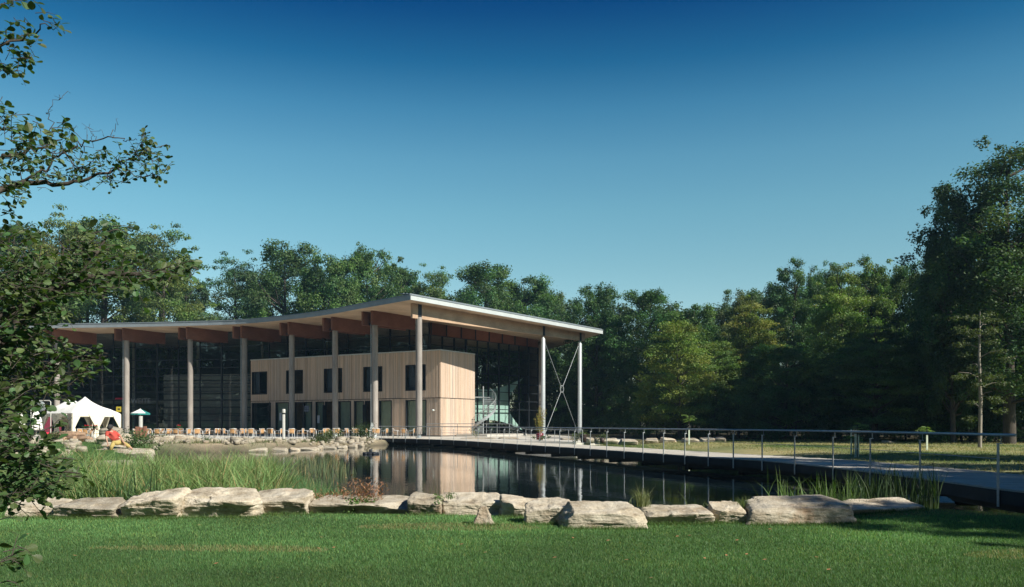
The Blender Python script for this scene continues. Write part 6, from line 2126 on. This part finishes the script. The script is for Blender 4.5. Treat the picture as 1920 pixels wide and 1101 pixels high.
# leaves grow on twigs
leafs = []   # (position, direction, normal, size)
def twig_leaves(p, d, L, size, n=None, draw=True):
    size *= .86
    n = n or max(3, int(L / .029))
    side = d.cross(Vector((0, 0, 1))); side = side.normalized() if side.length > .05 else Vector((1, 0, 0))
    for k in range(n):
        t = (k + .6) / n
        q = p + d * (L * t) + Vector((0, 0, -.06 * L * t * t))
        s = side * (1 if k % 2 else -1)
        ld = (d * .55 + s * ar.uniform(.5, 1.0) + Vector(ar.normal(size=3)) * .38 + Vector((0, 0, -.05))).normalized()
        nr = (Vector((0, 0, 1.0)) + Vector(ar.normal(size=3)) * .55 + Vector((.15, -.15, 0)))
        nr -= ld * nr.dot(ld); nr.normalize()
        leafs.append((q + ld * size * .12, ld, nr, size * ar.uniform(.65, 1.2)))
def cluster(pxs, D, n, L=(.07, .14), size=.042, spread=(8, 8), grp=None):
    for k in range(n):
        c = pxs[k % len(pxs)]
        Dd = D + ar.normal() * .12
        p = ap(c[0] + ar.normal() * spread[0], c[1] + ar.normal() * spread[1], Dd)
        d = Vector((ar.uniform(-.1, 1), ar.normal() * .6, ar.normal() * .35 + .1)).normalized()
        TW.append((p, d, ar.uniform(*L), size))
# foliage of the upper limb's tip
cluster([(205, 288), (222, 300), (232, 285), (214, 310), (240, 330), (225, 332), (196, 295)], 6.2, 24, (.04, .09), .045, (9, 7))
cluster([(270, 275), (285, 285), (262, 300), (278, 312), (300, 315), (292, 302), (258, 322), (305, 282), (272, 262)], 6.2, 30, (.03, .08), .042, (9, 7))
cluster([(120, 275), (135, 285), (158, 292), (150, 302), (178, 300), (186, 312)], 6.2, 18, (.04, .09), .042, (9, 6))
cluster([(70, 300), (90, 325), (110, 330), (125, 330), (75, 338), (60, 310), (130, 338), (95, 300)], 6.2, 40, (.04, .1), .042, (10, 7))
cluster([(10, 240), (30, 260), (50, 248), (15, 280), (60, 270), (5, 300), (40, 285), (25, 300), (0, 225), (75, 290)], 5.2, 62, (.05, .12), .046, (16, 12))
cluster([(85, 250), (112, 238), (118, 246), (80, 232), (58, 232)], 4.9, 12, (.05, .1), .062, (9, 6))
cluster([(5, 330), (20, 345), (30, 365), (10, 380), (5, 400), (35, 375), (0, 350)], 5.6, 30, (.05, .11), .048, (10, 8))
# top left corner
bt_ = abranch([(-150, 130, 5.0), (-20, 95, 5.2), (20, 78, 5.2), (58, 58, 5.2), (80, 50, 5.2), (105, 52, 5.2)], .012, .002, 'branch', 5)
cluster([(20, 60), (45, 70), (60, 50), (30, 90), (15, 110), (60, 95), (40, 110), (10, 85), (0, 60), (5, 120)], 5.2, 36, (.05, .11), .05, (12, 10))
cluster([(85, 38), (110, 52), (75, 60), (100, 48)], 5.2, 5, (.04, .08), .055, (6, 4))
cluster([(5, 130), (15, 138), (25, 130)], 5.4, 10, (.04, .1), .05, (8, 6)); cluster([(0, 8), (20, 3), (40, 2)], 4.8, 6, (.05, .1), .06, (8, 4)); cluster([(2, 192)], 4.8, 2, (.04, .06), .055, (3, 3))
# the big mass lower down
b5 = abranch([(-300, 760, 4.6), (-60, 690, 4.8), (40, 600, 5.0), (110, 545, 5.1), (160, 520, 5.1), (230, 515, 5.1), (300, 512, 5.1), (340, 500, 5.1), (372, 506, 5.1)], .03, .003)
b6 = abranch([(-200, 640, 4.9), (20, 590, 5.0), (90, 565, 5.0), (150, 520, 5.0), (180, 470, 5.0), (200, 440, 5.0), (222, 430, 5.0)], .02, .003)
b7 = abranch([(-200, 800, 4.9), (0, 740, 5.0), (60, 700, 5.0), (110, 672, 5.0), (160, 668, 5.0), (205, 664, 5.0)], .018, .003)
b8 = abranch([(-250, 900, 4.0), (-40, 880, 4.1), (40, 860, 4.2), (90, 870, 4.2), (150, 888, 4.2)], .018, .003)
b9 = abranch([(0, 590, 5.0), (60, 560, 5.0), (110, 520, 5.0), (118, 470, 5.0), (112, 440, 5.0)], .01, .002, 'branch', 5)
mass = []
def fill(poly, D, dD, n, L=(.10, .22), size=.050, dirx=.7):
    P = np.array(poly); x0, y0 = P.min(0); x1, y1 = P.max(0); c = 0
    while c < n:
        x, y = ar.uniform(x0, x1), ar.uniform(y0, y1)
        if float(poly_sd(poly, np.array([x]), np.array([y]))[0]) > 0: continue
        c += 1
        Dd = D + ar.uniform(-dD, dD)
        p = ap(x, y, Dd); d = Vector((ar.normal() * .5 + dirx, ar.normal() * .5, ar.normal() * .45 + .15)).normalized()
        TW.append((p, d, ar.uniform(*L), size))
fill([(-60, 430), (30, 450), (90, 455), (110, 470), (150, 440), (200, 455), (215, 500), (290, 505), (340, 495), (335, 520), (280, 540), (210, 552), (110, 558), (70, 600), (75, 690), (50, 720), (-60, 730)], 5.1, .55, 400)
fill([(-60, 520), (60, 520), (180, 535), (165, 548), (65, 570), (50, 680), (-60, 700)], 5.9, .4, 230)
fill([(-60, 600), (55, 635), (95, 668), (150, 672), (165, 690), (150, 712), (100, 745), (40, 760), (-60, 770)], 5.0, .4, 190, (.08, .18))
fill([(90, 650), (180, 655), (195, 672), (150, 690), (80, 690)], 5.0, .2, 44, (.05, .12), .046)
fill([(-60, 700), (30, 720), (35, 760), (20, 800), (-60, 860)], 4.8, .5, 120)
fill([(-60, 780), (30, 790), (30, 830), (60, 850), (90, 875), (85, 915), (40, 935), (-60, 945)], 4.3, .3, 190, (.08, .16), .050)
fill([(0, 800), (70, 820), (120, 860), (90, 880), (-20, 870)], 4.0, .15, 18, (.06, .12), .055)
fill([(-60, 1035), (30, 1030), (40, 1050), (-60, 1080)], 3.6, .1, 7, (.05, .1), .05)
fill([(-60, 960), (8, 975), (-4, 1000), (-60, 1020)], 3.6, .1, 4, (.05, .1), .05)
cluster([(215, 425), (185, 430), (160, 440), (200, 410)], 4.9, 7, (.05, .1), .062, (8, 5)); cluster([(340, 500), (310, 505), (280, 500), (250, 510), (360, 505)], 5.1, 16, (.06, .12), .05, (8, 7))
cluster([(95, 862), (115, 880), (130, 900), (105, 905), (90, 925), (60, 940), (30, 945)], 4.3, 26, (.05, .1), .05, (12, 10))
cluster([(10, 1050), (25, 1040), (40, 1042), (0, 1090)], 3.6, 8, (.04, .08), .05, (10, 8))
cluster([(80, 800), (100, 806), (120, 800), (60, 802)], 3.9, 4, (.05, .1), .055, (8, 4))
cluster([(130, 745), (118, 750), (75, 760)], 4.2, 3, (.04, .07), .05, (5, 3))
tw_mb = MB()
for t_ in TW:
    p, d, L = t_[:3]; size = t_[3] if len(t_) > 3 else .042
    q = p + d * L + Vector((0, 0, -.06 * L))
    tw_mb.tube([p - d * .02, p.lerp(q, .5) + Vector((0, 0, .01)), q], [.0025, .0018, .0008], 4, False)
    twig_leaves(p, d, L, size)
o = tw_mb.build('twigs', M['bark'], al); tag(o, kind='stuff')
# leaf template: obovate, folded along the midrib, y along the leaf
rows = [(-.02, .0), (.12, .12), (.35, .29), (.60, .38), (.82, .32), (.96, .15), (1.0, .02)]
tv, tf = [], []
for i, (y, wx) in enumerate(rows):
    zc = -.10 * y * y
    tv += [(-wx, y, zc + wx * .22), (0, y, zc), (wx, y, zc + wx * .22)]
for i in range(len(rows) - 1):
    a = i * 3; tf += [(a, a + 1, a + 4, a + 3), (a + 1, a + 2, a + 5, a + 4)]
tv = np.array(tv); tf = np.array(tf, dtype=np.int32)
uvt = tv[:, :2].copy()
def leaf_basis(l):
    p, d, n, s = l
    b = d.cross(n)
    return np.array([tuple(b * s), tuple(d * s), tuple(n * s)]), np.array(tuple(p))
def leaf_tint(k=1):
    b = ar.uniform(.7, 1.3)
    return np.array([.080 * b * ar.uniform(.8, 1.4), .148 * b, .048 * b])
# those that show largest are parts of their own
order = sorted(range(len(leafs)), key=lambda i: -leafs[i][3] / max(1.0, (leafs[i][0] + AO).y) * (1.0 if -60 < 960 + (leafs[i][0] + AO).x / (leafs[i][0] + AO).y * F else 0))
vis = [i for i in order if 960 + (leafs[i][0] + AO).x / (leafs[i][0] + AO).y * F > 0]
front = set(vis[:280])
lmes = []
for k in range(8):
    t_ = np.tile(leaf_tint(), (len(tv), 1)); lmes.append(np_mesh('leaf', tv, tf, M['alderleaf'], t_, True, uvt))
for i in front:
    Bm, p = leaf_basis(leafs[i])
    o = link('leaf', lmes[i % 8], al)
    o.matrix_local = Matrix(((Bm[0][0], Bm[1][0], Bm[2][0], p[0]), (Bm[0][1], Bm[1][1], Bm[2][1], p[1]), (Bm[0][2], Bm[1][2], Bm[2][2], p[2]), (0, 0, 0, 1)))
rest = [i for i in range(len(leafs)) if i not in front]
V = np.concatenate([tv @ leaf_basis(leafs[i])[0] + leaf_basis(leafs[i])[1] for i in rest])
T = np.concatenate([np.tile(leaf_tint(), (len(tv), 1)) for i in rest])
Fc = (np.arange(len(rest))[:, None, None] * len(tv) + tf[None]).reshape(-1, 4)
UV = np.tile(uvt, (len(rest), 1))
o = link('foliage', np_mesh('foliage', V, Fc, M['alderleaf'], T, True, UV), al); tag(o, kind='stuff')
print('alder leaves', len(leafs))
# ------------------------------------------------------------------ thin blue haze, added to lift the shadows towards navy
def haze_box():
    t = NT('shadow_lift_haze')
    v = t.n('ShaderNodeVolumePrincipled')
    v.inputs['Color'].default_value = (0.42, 0.72, 1.0, 1)
    v.inputs['Density'].default_value = 0.00028
    v.inputs['Anisotropy'].default_value = 0.2
    t.l(v.outputs[0], t.out.inputs['Volume'])
    m = MB(); m.box((-10, 60, 14.5), (330, 300, 33))
    tag(m.build('haze', t.m), kind='stuff')
haze_box()
